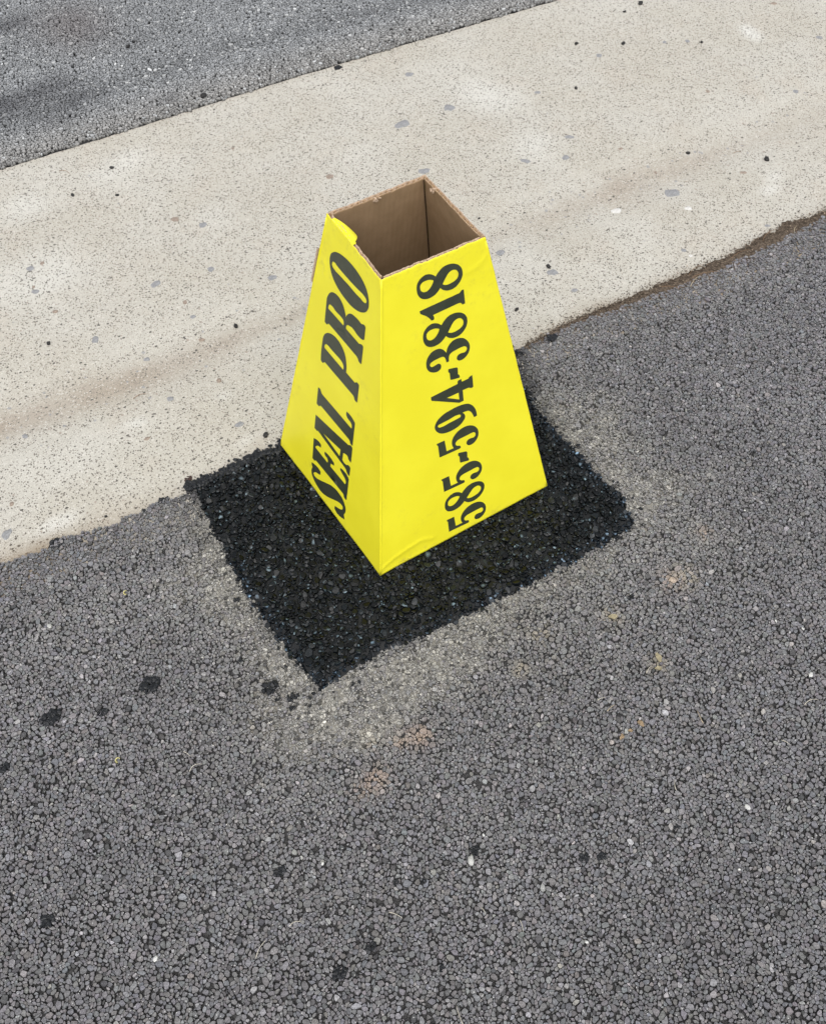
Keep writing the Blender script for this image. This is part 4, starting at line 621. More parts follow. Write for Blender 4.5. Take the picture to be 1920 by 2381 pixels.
# loose grit on top of it
gx, gy = RNG.uniform(-.56, .60, 60000), RNG.uniform(-.52, .15, 60000)
gd = dust(gx, gy); ok = (RNG.random(60000) < .42*gd+.004) & (gy < near_y(gx)-.004) & (patch_d(gx, gy) < .002); gx, gy, gd = gx[ok], gy[ok], gd[ok]
def octs(x, y, z, r, rng, col, flat=.6):
    m = len(x); base = np.array([(1, 0, 0), (0, 1, 0), (-1, 0, 0), (0, -1, 0), (0, 0, 1), (0, 0, -1)], float)
    a = rng.uniform(0, 6.28, m); ca, sa = np.cos(a), np.sin(a)
    P = base[None]*(1+rng.uniform(-.35, .35, (m, 6, 1)))*r[:, None, None]; P[..., 2] *= flat; P[..., 0] *= rng.uniform(.7, 1.5, (m, 1))
    X = P[..., 0]*ca[:, None]-P[..., 1]*sa[:, None]; Y = P[..., 0]*sa[:, None]+P[..., 1]*ca[:, None]
    V = np.stack([X+x[:, None], Y+y[:, None], P[..., 2]+z[:, None]], -1)
    F = np.array([(0, 1, 4), (1, 2, 4), (2, 3, 4), (3, 0, 4), (1, 0, 5), (2, 1, 5), (3, 2, 5), (0, 3, 5)])
    return V.reshape(-1, 3), (F[None]+(np.arange(m)*6)[:, None, None]).reshape(-1, 3), np.repeat(col, 6, 0)
gc = .23*np.exp(RNG.normal(0, .38, len(gx)))[:, None]*np.array([[1.03, 1, .92]])
Vg, Fg, Cg = octs(gx, gy, .0001+.0004*RNG.random(len(gx)), .0006+.0011*RNG.random(len(gx))**2, RNG, np.minimum(gc, .55))
grit = link('loose_grit', mesh_np('loose_grit', Vg, Fg, {'col': Cg}), M_GRIT, asphalt); grit['kind'] = 'stuff'

# ------------------------------------------------------------------ concrete gutter
ns = 140; xs = fine(-1.5, 1.9, .012); tt = np.linspace(0, 1, ns)
Xc = np.repeat(xs[None], ns, 0); Yn = near_y(Xc)-.06; Yf = far_y(Xc)-.001+.003*(vnoise(Xc, 0*Xc, 60, 15, 2)-.5); Yc = Yn+(Yf-Yn)*tt[:, None]
Zc = -.0035-.006*np.exp(-((Yc-crease_y(Xc))/.07)**2)+.0016*(vnoise(Xc, Yc, 6, 2, 2)-.5)
Zc = Zc-.0012*sstep(.62, .8, vnoise(Xc, Yc, 70, 7, 2))
ii = np.arange(Xc.size).reshape(Xc.shape)
Fc = np.stack([ii[:-1, :-1], ii[:-1, 1:], ii[1:, 1:], ii[1:, :-1]], -1).reshape(-1, 4)
w1 = vnoise(Xc, Yc, 5, 41, 3); w2 = vnoise(Xc, Yc, 16, 43, 3)
cd = (Yc-crease_y(Xc)-.012*(w2-.5))/(.020+.030*w1)
along = np.interp(Xc, [-1.2, -.5, -.3, -.12, .05, .45, .6, .75, .9, 1.1, 1.4], [.72, .72, .68, .52, .36, .2, .4, .48, .4, .24, .12])
st = np.exp(-cd**2)*along*(.45+.9*w2)
st = st+.28*np.exp(-((Yc-(near_y(Xc)+.012))/.022)**2)*w1+.08*sstep(.55, .8, w1)*w2
pl = np.zeros_like(Xc)
for cx, cy, rx, ry, a, k in PALES:
    ca, sa = math.cos(a), math.sin(a); u = (Xc-cx)*ca+(Yc-cy)*sa; v = -(Xc-cx)*sa+(Yc-cy)*ca
    pl = np.maximum(pl, k*np.exp(-((u/rx)**2+(v/ry)**2)**1.5)*(.4+1.0*w2))
pl = pl+.15*sstep(.55, .8, vnoise(Xc, Yc, 9, 77, 3))
ne = Yc-near_y(Xc); dirt = np.exp(-(np.maximum(ne-.002, 0)/(.006+.022*w2))**1.2)*np.interp(Xc, [-.8, -.6, -.5, -.3, .2, .35, .5, .9, 1.1], [.75, .75, .35, .1, .1, .55, .7, .75, .8])*(.3+w2)
fe = far_y(Xc)-Yc; dirt = dirt+.25*np.exp(-(np.maximum(fe, 0)/.012)**1.2)*w2
gutter = link('concrete_gutter', mesh_np('concrete_gutter', np.stack([Xc.ravel(), Yc.ravel(), Zc.ravel()], 1), Fc,
              {'stain': np.clip(st, 0, 1).ravel(), 'pale': np.clip(pl, 0, 1).ravel(), 'dirt': np.clip(dirt, 0, 1).ravel()}, True), M_CONC)
tag(gutter, 'pale speckled concrete gutter strip with a brown stained valley line', kind='structure')
def conc_z(x, y): return float(-.0035-.006*math.exp(-((y-float(crease_y(x)))/.07)**2))+.0004

def disc(name, x, y, z, rx, ry, ang, h, mat, parent, seed, K=11):
    r = random.Random(seed); V = [(0, 0, h)]; ca, sa = math.cos(ang), math.sin(ang)
    for f, zz in ((.72, h*.85), (1, -.0012)):
        rs = random.Random(seed+1)
        for k in range(K):
            a = 2*math.pi*k/K; j = f*(1+rs.uniform(-.22, .22)); u, v = rx*j*math.cos(a), ry*j*math.sin(a); V.append((u*ca-v*sa, u*sa+v*ca, zz))
    Fd = [(0, 1+k, 1+(k+1) % K) for k in range(K)]+[(1+k, 1+K+k, 1+K+(k+1) % K, 1+(k+1) % K) for k in range(K)]
    o = link(name, mesh_py(name, V, Fd, True), mat, parent); o.location = (x, y, z); return o
EMB = {'s': M_SLATE, 'w': M_WARMSTONE, 'q': M_QUARTZ}
for i, (x, y, rx, ry, a, m) in enumerate(EMBEDDED):
    disc('embedded_stone', x, y, conc_z(x, y), rx*1.12, ry*1.15, a, .0006, EMB[m], gutter, 900+i)

# short crack at the far right of the gutter
def tube(pts, r0, r1, K=6):
    V, Ft = [], []; P = [Vector(p) for p in pts]; m = len(P)
    for i, p in enumerate(P):
        d = (P[min(i+1, m-1)]-P[max(i-1, 0)]).normalized(); s = d.cross(Vector((0, 0, 1)))
        s = s.normalized() if s.length > 1e-4 else Vector((1, 0, 0)); u = s.cross(d); r = r0+(r1-r0)*i/(m-1)
        for k in range(K): a = 2*math.pi*k/K; V.append(p+s*(r*math.cos(a))+u*(r*math.sin(a)))
    for i in range(m-1):
        for k in range(K): Ft.append((i*K+k, i*K+(k+1) % K, (i+1)*K+(k+1) % K, (i+1)*K+k))
    V += [P[0], P[-1]]
    for k in range(K): Ft += [(len(V)-2, (k+1) % K, k), (len(V)-1, (m-1)*K+k, (m-1)*K+(k+1) % K)]
    return V, Ft

# ------------------------------------------------------------------ far road
road = sheet('road', fine(-1.6, 2.4, .05), np.concatenate([np.arange(1.0, 2.6, .05), [4, 12, 60]]),
             lambda X, Y: np.where(stony(X, Y, .07), -.006, -.001)-.03*(Y < far_y(X)-.01), M_ROADSHEET, {'bedding': lambda X, Y: np.where(stony(X, Y, .06), 1.0, 0.0)})
tag(road, 'blue grey worn road surface beyond the concrete gutter', kind='structure')
rx_, ry_, cu, su, t, rng = packed(-1.1, 1.9, 1.0, 2.3, .0056, .10, .0046, .0024, 33, R=2, K=7)
ed = far_y(rx_)-.0005+.009*(vnoise(rx_, 0*rx_, 40, 12, 3)-.5)
ok = in_view(rx_, ry_, .07) & (ry_ > ed) & (t.min(1) > .0006)
rx_, ry_, cu, su, t = rx_[ok], ry_[ok], cu[ok], su[ok], t[ok]; n2 = len(rx_)
lip = sstep(0, .03, ry_-far_y(rx_))
zt = .0005+.0025*lip+rng.normal(0, .0003, n2)-.001*(rng.random(n2) < .05)
V, F = stone_geometry(rx_, ry_, cu, su, t, crack_gap(rx_, ry_, cu, su, t, .00002, .0006, 200, 19), zt, .08, .004, rng, rings=2, topf=.9)
band = np.exp(-((ry_-far_y(rx_)-.17-.02*np.sin(rx_*5))/.035)**2)+.8*np.exp(-((ry_-far_y(rx_)-.006)/.008)**2)
g = .238*np.exp(rng.normal(0, .15, n2))*(.85+.3*vnoise(rx_, ry_, 5, 3, 3))*(1-.22*np.clip(band, 0, 1))
col = g[:, None]*np.array([[.965, 1.0, 1.03]])
inner = sstep(.15, .0, ry_-far_y(rx_)); col = col*(1-inner[:, None])+col*np.array([[1.16, 1.10, 1.03]])*inner[:, None]
sp = rng.random(n2) < .085; col[sp] = .36*np.exp(rng.normal(0, .2, sp.sum()))[:, None]*np.array([[.98, 1, 1]])
for cx, cy, r, k in ROAD_DARK:
    m = np.exp(-((rx_-cx)**2/(r*1.6)**2+(ry_-cy)**2/r**2))*k; col = col*(1-m[:, None])+np.array((.05, .05, .057))*m[:, None]
m = np.exp(-((rx_-ROAD_BROWN[0])**2/.09**2+(ry_-ROAD_BROWN[1])**2/.12**2))*.5; col = col*(1-m[:, None])+np.array((.13, .105, .10))*m[:, None]
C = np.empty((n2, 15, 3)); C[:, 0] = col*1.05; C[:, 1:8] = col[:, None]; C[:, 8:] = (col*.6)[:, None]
NT2 = stone_objects('road_aggregate', V, F, np.clip(C, 0, .75), [], M_ROADSTONE, road)

# ------------------------------------------------------------------ the fresh patch
ZP = .0075
patch = sheet('asphalt_patch', np.arange(-.36, .31, .008), np.arange(-.31, .19, .008),
              lambda X, Y: np.where(patch_d(X, Y) > -.006, -.003+.0055*sstep(0, .02, patch_d(X, Y)), -.02), M_BITUMEN)
tag(patch, 'square patch of fresh black coarse asphalt under the yellow cone', kind='structure')
px, py, cu, su, t, rng = packed(-.36, .31, -.31, .20, .0058, .20, .0048, .0026, 55)
pd = patch_d(px, py); ok = (pd > .0005) & (t.min(1) > .0008); px, py, cu, su, t, pd = px[ok], py[ok], cu[ok], su[ok], t[ok], pd[ok]
n3 = len(px)
zt = ZP-.0012+rng.normal(0, .0011, n3)-.0052*sstep(.022, .0, pd)+.0015*(vnoise(px, py, 30, 5, 2)-.5)-.002*(rng.random(n3) < .08)
gap = crack_gap(px, py, cu, su, t, .0001, .0014, 160, 47)
V, F = stone_geometry(px, py, cu, su, t, gap, zt, .27, .007, rng, dome=.0002, topf=.80)
rim = sstep(.03, .0, pd)*sstep(.05, -.05, py)
col = .0048*np.exp(rng.normal(0, .5, n3))[:, None]*np.array([[.72, 1, 1.15]])*(1+.8*rim[:, None]*np.array([[.6, .8, 1.3]]))
gl = rng.random((n3, 25, 1)); C = np.repeat(col[:, None, :], 25, 1)*np.where(gl > .968, 26, 1)  # random vertices brightened to paint glints on the black stones
NT3 = stone_objects('fresh_aggregate', V, F, C, largest_in_view(px, py, t.mean(1)**2*np.where((np.abs(px) < .15) & (np.abs(py) < .15), 0, 1), 300), M_FRESH, patch)

def lump_mesh(name, rng, r, stretch=(1, 1, .7), jit=.28, sub=1, off=(0, 0, 0), acc=None):
    bm = bmesh.new(); bmesh.ops.create_icosphere(bm, subdivisions=sub, radius=1)
    a = rng.uniform(0, 6.28); M = Matrix.Rotation(a, 3, 'Z') @ Matrix.Rotation(rng.uniform(-.5, .5), 3, 'X')
    s0 = Vector((rng.uniform(0, 99), rng.uniform(0, 99), 0)); V = []
    for v in bm.verts:
        p = v.co*(1+jit*2*(mnoise.noise(v.co*1.7+s0)))*(1+rng.uniform(-jit, jit)*.35)
        V.append(M @ Vector((p.x*stretch[0]*r, p.y*stretch[1]*r, p.z*stretch[2]*r))+Vector(off))
    bm.verts.index_update(); Fl = [tuple(v.index for v in f.verts) for f in bm.faces]; bm.free()
    if acc is not None:
        b = len(acc[0]); acc[0].extend(V); acc[1].extend(tuple(i+b for i in f) for f in Fl); return
    return mesh_py(name, V, Fl)
rr = random.Random(5); acc = ([], [])
def loose(x, y, z, r): lump_mesh('', rr, r, (rr.uniform(.8, 1.3), rr.uniform(.7, 1), rr.uniform(.5, .8)), .3, 1, (x, y, z), acc)
for i in range(420):                                              # piled against the gutter edge
    x = rr.uniform(-.335, -.13) if i < 340 else rr.uniform(.19, .30); e = float(near_y(x))
    y = e+rr.gauss(.006, .006) if i < 340 else e+rr.gauss(-.006, .006)
    loose(x, y, .001+.004*max(0, 1-abs(y-e)/.02), rr.uniform(.0022, .0052))
for i in range(500):
    x, y = rr.uniform(-.33, .25), rr.uniform(-.28, .15)
    if abs(x) < .165 and abs(y) < .165: continue
    if float(patch_d(np.array([x]), np.array([y]))[0]) < .012: continue
    loose(x, y, ZP-.0006, rr.uniform(.0022, .0042))
for i in range(70):                                              # strays off the square's edges
    s = rr.random(); u = rr.gauss(0, .006)
    x, y = (PX0+.004*rr.random()+u, rr.uniform(PY0, .15)) if s < .35 else (rr.uniform(PX0, PX1), PY0+u) if s < .75 else (PX1+.01+u, rr.uniform(PY0, .05))
    loose(x, y, .001, rr.uniform(.0012, .0034))
cr = link('loose_fresh_stones', mesh_py('loose_fresh_stones', *acc), M_TAR, patch); cr['kind'] = 'stuff'

# ------------------------------------------------------------------ soil in the joint right of the cone
xs = np.arange(.30, 1.45, .002); tt = np.linspace(0, 1, 22)
X = np.repeat(xs[None], 22, 0); T2 = tt[:, None]*2-1
ragged = .35+.9*vnoise(X, 0*X+3, 26, 8, 3)+.55*(vnoise(X, 0*X+7, 150, 9, 2)-.5)
up = np.interp(X, [.30, .4, .5, .58, .66, .75, .81, .94, .99, 1.05, 1.4], [.004, .011, .020, .021, .025, .027, .036, .042, .028, .015, .01])*(.55+.55*ragged)
dn = np.interp(X, [.30, .4, .6, 1.0, 1.4], [.006, .014, .022, .022, .02])
Y = near_y(X)-.001+np.where(T2 > 0, up*T2, dn*T2)
Z = np.where(T2 > 0, -.0040+.0035*(1-T2**2)*(.4+vnoise(X, Y, 120, 5, 2)), -.0040+.0030*(1-T2**2)*(.4+vnoise(X, Y, 120, 5, 2)))
ii = np.arange(X.size).reshape(X.shape); Fs = np.stack([ii[:-1, :-1], ii[:-1, 1:], ii[1:, 1:], ii[1:, :-1]], -1).reshape(-1, 4)
soil = link('soil_strip', mesh_np('soil_strip', np.stack([X.ravel(), Y.ravel(), Z.ravel()], 1), Fs, None, True), M_SOIL)
sx = RNG.uniform(.32, 1.2, 5200); sy = near_y(sx)+np.interp(sx, [.3, .5, .66, .81, .94, 1.05], [.001, .006, .009, .013, .016, .004])+RNG.normal(0, 1, 5200)*np.interp(sx, [.3, .5, .72, .86, 1.1], [.004, .008, .012, .012, .008])
Vs_, Fs_, Cs_ = octs(sx, sy, -.0022+.0022*RNG.random(5200), .0005+.0014*RNG.random(5200)**2, RNG, np.exp(RNG.normal(0, .5, 5200))[:, None]*np.array([[.10, .078, .058]]))
sc_ = link('soil_crumbs', mesh_np('soil_crumbs', Vs_, Fs_, {'col': np.clip(Cs_, 0, .5)}), M_GRIT, soil); sc_['kind'] = 'stuff'
tag(soil, 'strip of brown soil in the joint between concrete and asphalt, right of the cone', 'soil', kind='stuff')

# ------------------------------------------------------------------ the cardboard cone
box = bpy.data.objects.new('cardboard_cone', None); COL.objects.link(box); B0 = Vector((0, 0, .008)); box.location = B0
tag(box, 'yellow open topped cardboard traffic cone with dark green lettering standing on the black patch', 'traffic cone')
CO = {'bF': (-.1539, -.1551, .008), 'bR': (.1583, -.1552, .008), 'bL': (-.1623, .154, .008), 'bB': (.1499, .1539, .008),
      'tF': (-.0757, -.0697, .488), 'tR': (.0724, -.0702, .485), 'tL': (-.0768, .0567, .5017), 'tB': (.0709, .0644, .4933)}
CO = {k: np.array(v) for k, v in CO.items()}
TH = .0048
def pframe(o, b, tp, flip):
    e1 = (b-o)/np.linalg.norm(b-o); nn = np.cross(e1, tp-o); nn /= np.linalg.norm(nn); e2 = np.cross(nn, e1)
    return o, e1, e2, (-nn if flip else nn)
def polyd(U, V, pts):
    d = np.full(np.shape(U), 9.)
    for (ax, ay), (bx, by) in zip(pts[:-1], pts[1:]):
        L = (bx-ax)**2+(by-ay)**2; s = np.clip(((U-ax)*(bx-ax)+(V-ay)*(by-ay))/L, 0, 1)
        d = np.minimum(d, np.hypot(U-ax-s*(bx-ax), V-ay-s*(by-ay)))
    return d
RIDGE = [(.0037, .0123), (.0289, .0218), (.0533, .0261), (.0777, .0287), (.0963, .0199)]
CREASE = [(.1891, .4477), (.2067, .4474), (.2172, .4514), (.2253, .4588)]
CREASE2 = [(.12, .462), (.15, .4497), (.1891, .4477)]
LCREASE = [(.21, .4302), (.2057, .425), (.2081, .4118)]
def disp_front(U, V):
    d = .0006*(vnoise(U, V, 9, 61, 2)-.5)*2+.0010*np.exp(-(polyd(U, V, RIDGE)/.0032)**2)+.0004*np.exp(-(polyd(U, V, CREASE)/.003)**2)-.0002*np.exp(-(polyd(U, V, CREASE2)/.004)**2)
    return d-.0008*np.exp(-(((U-.035)/.05)**2+((V-.010)/.012)**2))
def disp_left(U, V): return .0008*(vnoise(U, V, 9, 71, 2)-.5)*2+.0008*np.exp(-(polyd(U, V, LCREASE)/.003)**2)
def disp_back(U, V): return .0008*(vnoise(U, V, 9, 81, 2)-.5)*2
def panel(bo, bb, to, tb, flip, disp, seed, lab):
    o, e1, e2, nn = pframe(bo, bb, to, flip)
    q = {k: np.array([(p-o) @ e1, (p-o) @ e2]) for k, p in (('bo', bo), ('bb', bb), ('to', to), ('tb', tb))}
    NU, NV = 100, 170; s = np.linspace(0, 1, NU)[None]; v = np.linspace(0, 1, NV)[:, None]
    UV = ((1-s)*(1-v))[..., None]*q['bo']+(s*(1-v))[..., None]*q['bb']+((1-s)*v)[..., None]*q['to']+(s*v)[..., None]*q['tb']
    U, Vv = UV[..., 0], UV[..., 1]
    topj = (.0022*(vnoise(U, 0*U, 70, seed, 3)-.5)+.0012*(vnoise(U, 0*U, 260, seed+1, 1)-.5))*sstep(.97, 1, v)
    botj = .0015*(vnoise(U, 0*U, 40, seed+5, 2)-.5)*sstep(.02, 0, v)
    Vv = Vv+topj+botj
    off = disp(U, Vv)
    res = float((tb-o) @ nn)*(s*v)                              # the far top corner need not lie in the plane of the other three
    off = off+res; P0 = o+U[..., None]*e1+Vv[..., None]*e2
    outer = P0+off[..., None]*nn
    # inner liner, inset at the two side edges so that neighbouring panels do not cross
    k = TH*1.05; Ui = U+((1-s)*2-1)*k*np.ones_like(U); inner = o+Ui[..., None]*e1+Vv[..., None]*e2+(off-TH+.00011*np.sin(U*2*np.pi/.0085))[..., None]*nn
    n0 = NU*NV; ii = np.arange(n0).reshape(NV, NU)
    Fo = np.stack([ii[:-1, :-1], ii[:-1, 1:], ii[1:, 1:], ii[1:, :-1]], -1).reshape(-1, 4)
    if flip: Fo = Fo[:, ::-1]
    # liner thickness lips along the top: outer lip 0.7 mm, inner lip 0.7 mm, channel between them
    lipo = outer[-1]-.0006*nn; lipi = inner[-1]+.0006*nn
    dep = -.006*e2; cho = lipo+dep; chi = lipi+dep
    V = np.concatenate([outer.reshape(-1, 3), inner.reshape(-1, 3), lipo, cho, chi, lipi, outer[0]*1, inner[0]*1])
    a = 2*n0; r = np.arange(NU-1)
    def strip(i, j): return np.stack([i+r, i+r+1, j+r+1, j+r], 1)
    F2 = [strip(n0-NU, a), strip(a, a+NU), strip(a+NU, a+2*NU), strip(a+2*NU, a+3*NU), strip(a+3*NU, 2*n0-NU), strip(0, n0)[:, ::-1]]
    if flip: F2 = [f[:, ::-1] for f in F2]
    scuff = np.clip(sstep(.94, 1, v)*vnoise(U, Vv, 60, seed, 3)*1.1+sstep(.03, 0, v)*.6+.35*sstep(.6, .8, vnoise(U, Vv, 14, seed+9, 3))+.8*np.exp(-((s-.0)/.015)**2)*vnoise(U, Vv, 50, seed+2, 2)*.7, 0, 1)
    sc = np.zeros(len(V)); sc[:n0] = scuff.ravel()
    F = np.concatenate([Fo, Fo[:, ::-1]+n0]+F2)
    me = mesh_np('panel', V-np.array(B0), F, {'scuff': sc}, True)
    for mm in (M_YELLOW, M_KRAFT, M_KEDGE): me.materials.append(mm)
    mi = np.zeros(len(F), np.int32); mi[len(Fo):2*len(Fo)] = 1; mi[2*len(Fo):] = 2
    me.polygons.foreach_set('material_index', mi)
    p = link('panel', me, [M_YELLOW], box); p['label'] = lab
    # corrugated medium showing in the channel
    NW = 300; s2 = np.linspace(0.012, .988, NW); L = np.linalg.norm(tb-to); ph = s2*L/.0085*2*np.pi
    top = np.array([np.interp(s2, s[0], outer[-1][:, c]) for c in range(3)]).T
    mid = top-nn*TH*.5; w = (TH*.5-.0008)*np.sin(ph)
    A = mid+nn*w[:, None]-e2*.0011; Bm = A-e2*.012
    T = .0003*e1
    Vw = np.concatenate([A, Bm, A+T, Bm+T]); r2 = np.arange(NW-1)
    Fw = np.concatenate([np.stack([r2, r2+1, NW+r2+1, NW+r2], 1), np.stack([2*NW+r2, 3*NW+r2, 3*NW+r2+1, 2*NW+r2+1], 1), np.stack([r2, 2*NW+r2, 2*NW+r2+1, r2+1], 1)])
    link('fluting', mesh_np('fluting', Vw-np.array(B0), Fw, None, True), M_KRAFT, p)
    return p, (o, e1, e2, nn)
c = CO
p_front, f_front = panel(c['bF'], c['bR'], c['tF'], c['tR'], False, disp_front, 101, 'yellow front panel with a phone number')
p_left, f_left = panel(c['bF'], c['bL'], c['tF'], c['tL'], True, disp_left, 201, 'yellow left panel with two slanted words')
p_right, f_right = panel(c['bR'], c['bB'], c['tR'], c['tB'], False, disp_back, 301, 'yellow right panel facing away')
p_back, f_back = panel(c['bL'], c['bB'], c['tL'], c['tB'], True, disp_back, 401, 'yellow rear panel facing the gutter')
# rounded folds at the corners
def fold(b, tp, dirn, seed, hide=0):
    r_ = random.Random(seed); N = 40; pts = []
    for i in range(N+1):
        q = b+(tp-b)*(.002+(.994 if not hide else .984)*i/N); pts.append(Vector(q+dirn*(-.0013)+np.array([r_.gauss(0, .00010) for _ in range(3)]))-B0)
    Vt, Ft = tube(pts, .0017, .0017, 10); return link('folded_edge', mesh_py('folded_edge', Vt, Ft, True), M_YELLOW, box)
for kb, kt, dd in (('bF', 'tF', (-1, -1, 0)), ('bR', 'tR', (1, -1, 0)), ('bL', 'tL', (-1, 1, 0)), ('bB', 'tB', (1, 1, 0))):
    fold(CO[kb], CO[kt], np.array(dd)/1.414, len(kb)+ord(kb[1]), kb != 'bF')

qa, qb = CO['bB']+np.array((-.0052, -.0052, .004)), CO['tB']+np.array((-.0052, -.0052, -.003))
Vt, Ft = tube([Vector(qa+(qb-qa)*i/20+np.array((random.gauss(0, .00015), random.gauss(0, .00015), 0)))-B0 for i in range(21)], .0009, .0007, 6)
sm = link('corner_shade_strip', mesh_py('corner_shade_strip', Vt, Ft, True), M_CORNER_SHADE, box); sm['label'] = 'dark strip painting the shade in the rear inner corner'  # thin dark tube added to paint the corner's shade
# lettering: flat ink on the two visible panels, one part per character
def char(loops, fr, disp, par, name):
    o, e1, e2, nn = fr
    L2 = [[(x*1e-4, y*1e-4) for x, y in l] for l in loops]
    tris = tessellate_polygon([[Vector((x, y, 0)) for x, y in l] for l in L2])
    P = np.array([p for l in L2 for p in l]); bm = bmesh.new()
    vs = [bm.verts.new((x, y, 0)) for x, y in P]
    for tr in tris:
        try: bm.faces.new([vs[i] for i in tr])
        except ValueError: pass
    # subdivide so that the ink follows the board
    for _ in range(3):
        es = [e for e in bm.edges if e.calc_length() > .008]
        if es: bmesh.ops.subdivide_edges(bm, edges=es, cuts=1)
    bmesh.ops.triangulate(bm, faces=bm.faces[:]); bm.verts.index_update()
    Q = np.array([v.co[:] for v in bm.verts]); Fq = [[v.index for v in f.verts] for f in bm.faces]; bm.free()
    X = o+Q[:, :1]*e1+Q[:, 1:2]*e2+(disp(Q[:, 0], Q[:, 1])+.00035)[:, None]*nn
    out = []
    for f in Fq:
        a, b, d = X[f[0]], X[f[1]], X[f[2]]
        out.append(f if np.cross(b-a, d-a) @ nn > 0 else f[::-1])
    link(name, mesh_py(name, X-np.array(B0), out, True), M_INK, par)
for gl, nm in zip(FRONT_GLYPHS, ('numeral', 'numeral', 'numeral', 'hyphen', 'numeral', 'numeral', 'numeral', 'hyphen', 'numeral', 'numeral', 'numeral', 'numeral')):
    char(gl, f_front, disp_front, p_front, nm)
for gl in LEFT_GLYPHS: char(gl, f_left, disp_left, p_left, 'letter')

# torn liner folded in over the rim at the left corner
def strip_mesh(rows, th):
    R_, Cn = len(rows), len(rows[0]); V = [Vector(p) for r_ in rows for p in r_]
    me = bpy.data.meshes.new('s'); Fq = [(i*Cn+j, i*Cn+j+1, (i+1)*Cn+j+1, (i+1)*Cn+j) for i in range(R_-1) for j in range(Cn-1)]
    return V, Fq
o, e1, e2, nn = f_left
qL = [(p-o) @ np.stack([e1, e2], 1) for p in (c['tF'], c['tL'])]
rows = []
for i in range(15):
    a = i/14; u = .198-.050*a; vt = np.interp(u, [qL[0][0], qL[1][0]], [qL[0][1], qL[1][1]])
    w = .017*math.sin(math.pi*min(1, .03+a*1.02))**1.0*(.35+.95*a) if a < .93 else .020*(1-a)*5
    row = []
    for j in range(6):
        b = j/5; ph = b*1.25
        inn = -(TH*.9*min(1, b*4)+w*.9*b); up = .0004*math.sin(min(1, b*4)*1.57)-w*.30*b*b+.0010*math.sin(a*9)*b
        row.append(o+u*e1+(vt+up)*e2-inn*(-nn))
    rows.append(row)
Vs, Fq = strip_mesh(rows, .0005); Vs = [v-B0 for v in Vs]
n0 = len(Vs); dn = Vector((0, 0, -.0003)); Vs2 = Vs+[v+dn for v in Vs]
Fall = Fq+[tuple(i+n0 for i in f[::-1]) for f in Fq]
torn = link('torn_flap', mesh_py('torn_flap', Vs2, Fall, True), M_YELLOW, box); torn['label'] = 'torn yellow liner folded inwards over the rim'
# glue tab standing off the rear left edge
o, e1, e2, nn = f_left
tabp = []
for (u, v) in ((.2268, .438), (.2310, .4352), (.2420, .378), (.2385, .377)): tabp.append(o+u*e1+v*e2-nn*.0015)
Vt = [Vector(p)-B0 for p in tabp]+[Vector(p-nn*.0035)-B0 for p in tabp]
link('glue_tab', mesh_py('glue_tab', Vt, [(0, 1, 2, 3), (7, 6, 5, 4), (0, 4, 5, 1), (1, 5, 6, 2), (2, 6, 7, 3), (3, 7, 4, 0)]), M_KEDGE, box)
# torn paper tufts on the rim
for (ka, kb, f_, fr_) in (('tL', 'tB', .47, f_back), ('tB', 'tR', .20, f_right)):
    q = c[ka]+(c[kb]-c[ka])*f_-fr_[3]*.0048
    ac = ([], [])
    for i in range(5): lump_mesh('', rr, .0022, (1.4, .5, 1.0), .4, 1, tuple(Vector(q)+Vector((rr.gauss(0, .003), rr.gauss(0, .0006), rr.gauss(-.003, .002)))-B0), ac)
    link('torn_paper', mesh_py('torn_paper', *ac), M_KEDGE, box)

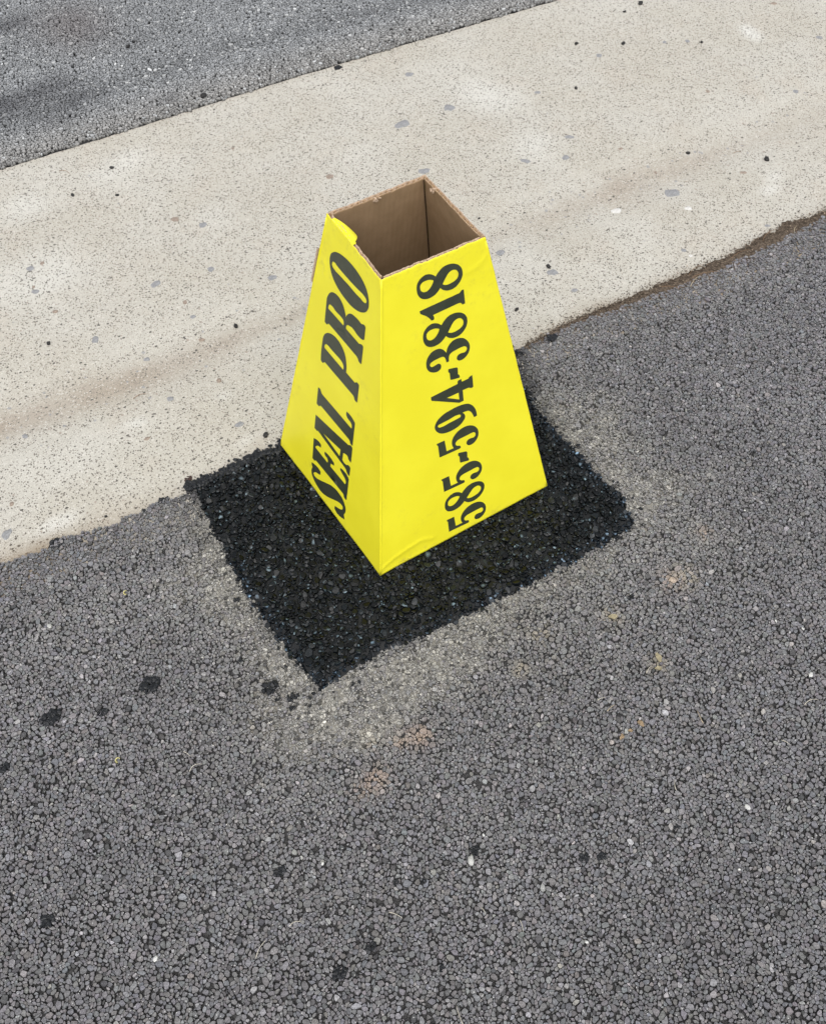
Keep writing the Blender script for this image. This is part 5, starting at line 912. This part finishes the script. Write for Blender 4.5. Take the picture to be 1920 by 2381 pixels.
# ------------------------------------------------------------------ litter, each piece a thing of its own
MATS = {'tar': M_TAR, 'dark': M_DARKSTONE, 'brown': M_BROWNCRUMB, 'white': M_WHITE, 'grey': M_GREYPEB, 'leaf': M_LEAF, 'ochre': M_ORANGE, 'yellow': M_YELLOWBIT, 'pink': M_PINK}
def ground_z(x, y): return conc_z(x, y) if near_y(x) < y < far_y(x) else (.003 if y > far_y(x) else .0003)
for i, (kind, x, y, r, label) in enumerate(LITTER):
    if kind in ('white', 'yellow', 'ochre', 'leaf', 'pink'): r *= .8
    rg = random.Random(300+i); z = ground_z(x, y); ac = ([], [])
    if kind in ('tar', 'brown') and r > .0035:
        m = 5+int(r*2600); z -= .0010
        for j in range(m):
            a = rg.uniform(0, 6.28); d = r*.78*math.sqrt(rg.random())
            lump_mesh('', rg, min(.0042, r*rg.uniform(.2, .38)), (rg.uniform(.9, 1.4), rg.uniform(.6, 1), rg.uniform(.5, .8)), .34, 1, (d*math.cos(a)*1.15, d*math.sin(a)*.85, r*.12*rg.random()+.0008), ac)
        nm, cat = 'asphalt_crumb', 'asphalt crumb'
    elif kind in ('leaf', 'ochre'):
        rows = []; K2 = 6
        for a in range(K2):
            s = a/(K2-1); wdt = r*.62*math.sin(math.pi*(.12+.8*s)); rows.append([(r*(2*s-1), wdt*b*(1+rg.uniform(-.25, .25)), .0008+.0016*abs(b)*rg.random()+.0012*math.sin(s*3)) for b in (-1, -.3, .4, 1)])
        Vq, Fq = strip_mesh(rows, 0); n0 = len(Vq); ac = (Vq+[v-Vector((0, 0, .0005)) for v in Vq], Fq+[tuple(k+n0 for k in f[::-1]) for f in Fq])
        nm, cat = ('leaf_scrap', 'leaf scrap') if kind == 'leaf' else ('ochre_chip', 'stone chip')
    elif kind == 'yellow':
        pts = [(r*math.cos(a*.62)*.9, r*math.sin(a*.62), .001+.0006*math.sin(a)) for a in range(7)]; ac = tube(pts, r*.2, r*.34, 6); nm, cat = 'yellow_petal', 'petal'
    else:
        lump_mesh('', rg, r, (1.15, .8, .62), .22, 2 if r > .003 else 1, (0, 0, r*.3), ac)
        nm, cat = {'dark': ('dark_pebble', 'pebble'), 'tar': ('asphalt_crumb', 'asphalt crumb'), 'white': ('white_chip', 'stone chip'), 'grey': ('grey_pebble', 'pebble'), 'pink': ('sandy_crumb', 'crumb'), 'brown': ('asphalt_crumb', 'asphalt crumb')}[kind]
    o = link(nm, mesh_py(nm, *ac, kind in ('grey', 'white')), MATS[kind]); o.location = (x, y, z)
    if kind in ('leaf', 'ochre', 'yellow'): o.rotation_euler.z = rg.uniform(0, 6.28)
    tag(o, label, cat, {'asphalt_crumb': 'black asphalt crumbs', 'dark_pebble': 'dark pebbles on the gutter', 'white_chip': 'white chips on the asphalt', 'leaf_scrap': 'leaf scraps', 'ochre_chip': 'ochre chips'}.get(nm))
for i, (m, x, y, ln, ang, bend, label) in enumerate(STRAWS):
    rg = random.Random(700+i); pts = []
    for k in range(8):
        s = k/7-.5; pts.append((ln*s, bend*ln*(.25-s*s), .0016+.0012*math.cos(s*4)+.0004*rg.random()))
    Vt, Ft = tube(pts, .0006 if m != 'b' else .00055, .0003, 6)
    o = link('straw', mesh_py('straw', Vt, Ft, True), {'p': M_PALESTRAW, 's': M_STRAW, 'b': M_BROWNSTRAW}[m]); o.location = (x, y, ground_z(x, y)+.0006); o.rotation_euler.z = ang
    tag(o, label, 'straw', 'bits of dry straw')
print('tris', NT1, NT2, NT3, sum(len(o.data.polygons) for o in bpy.data.objects if o.type == 'MESH'))
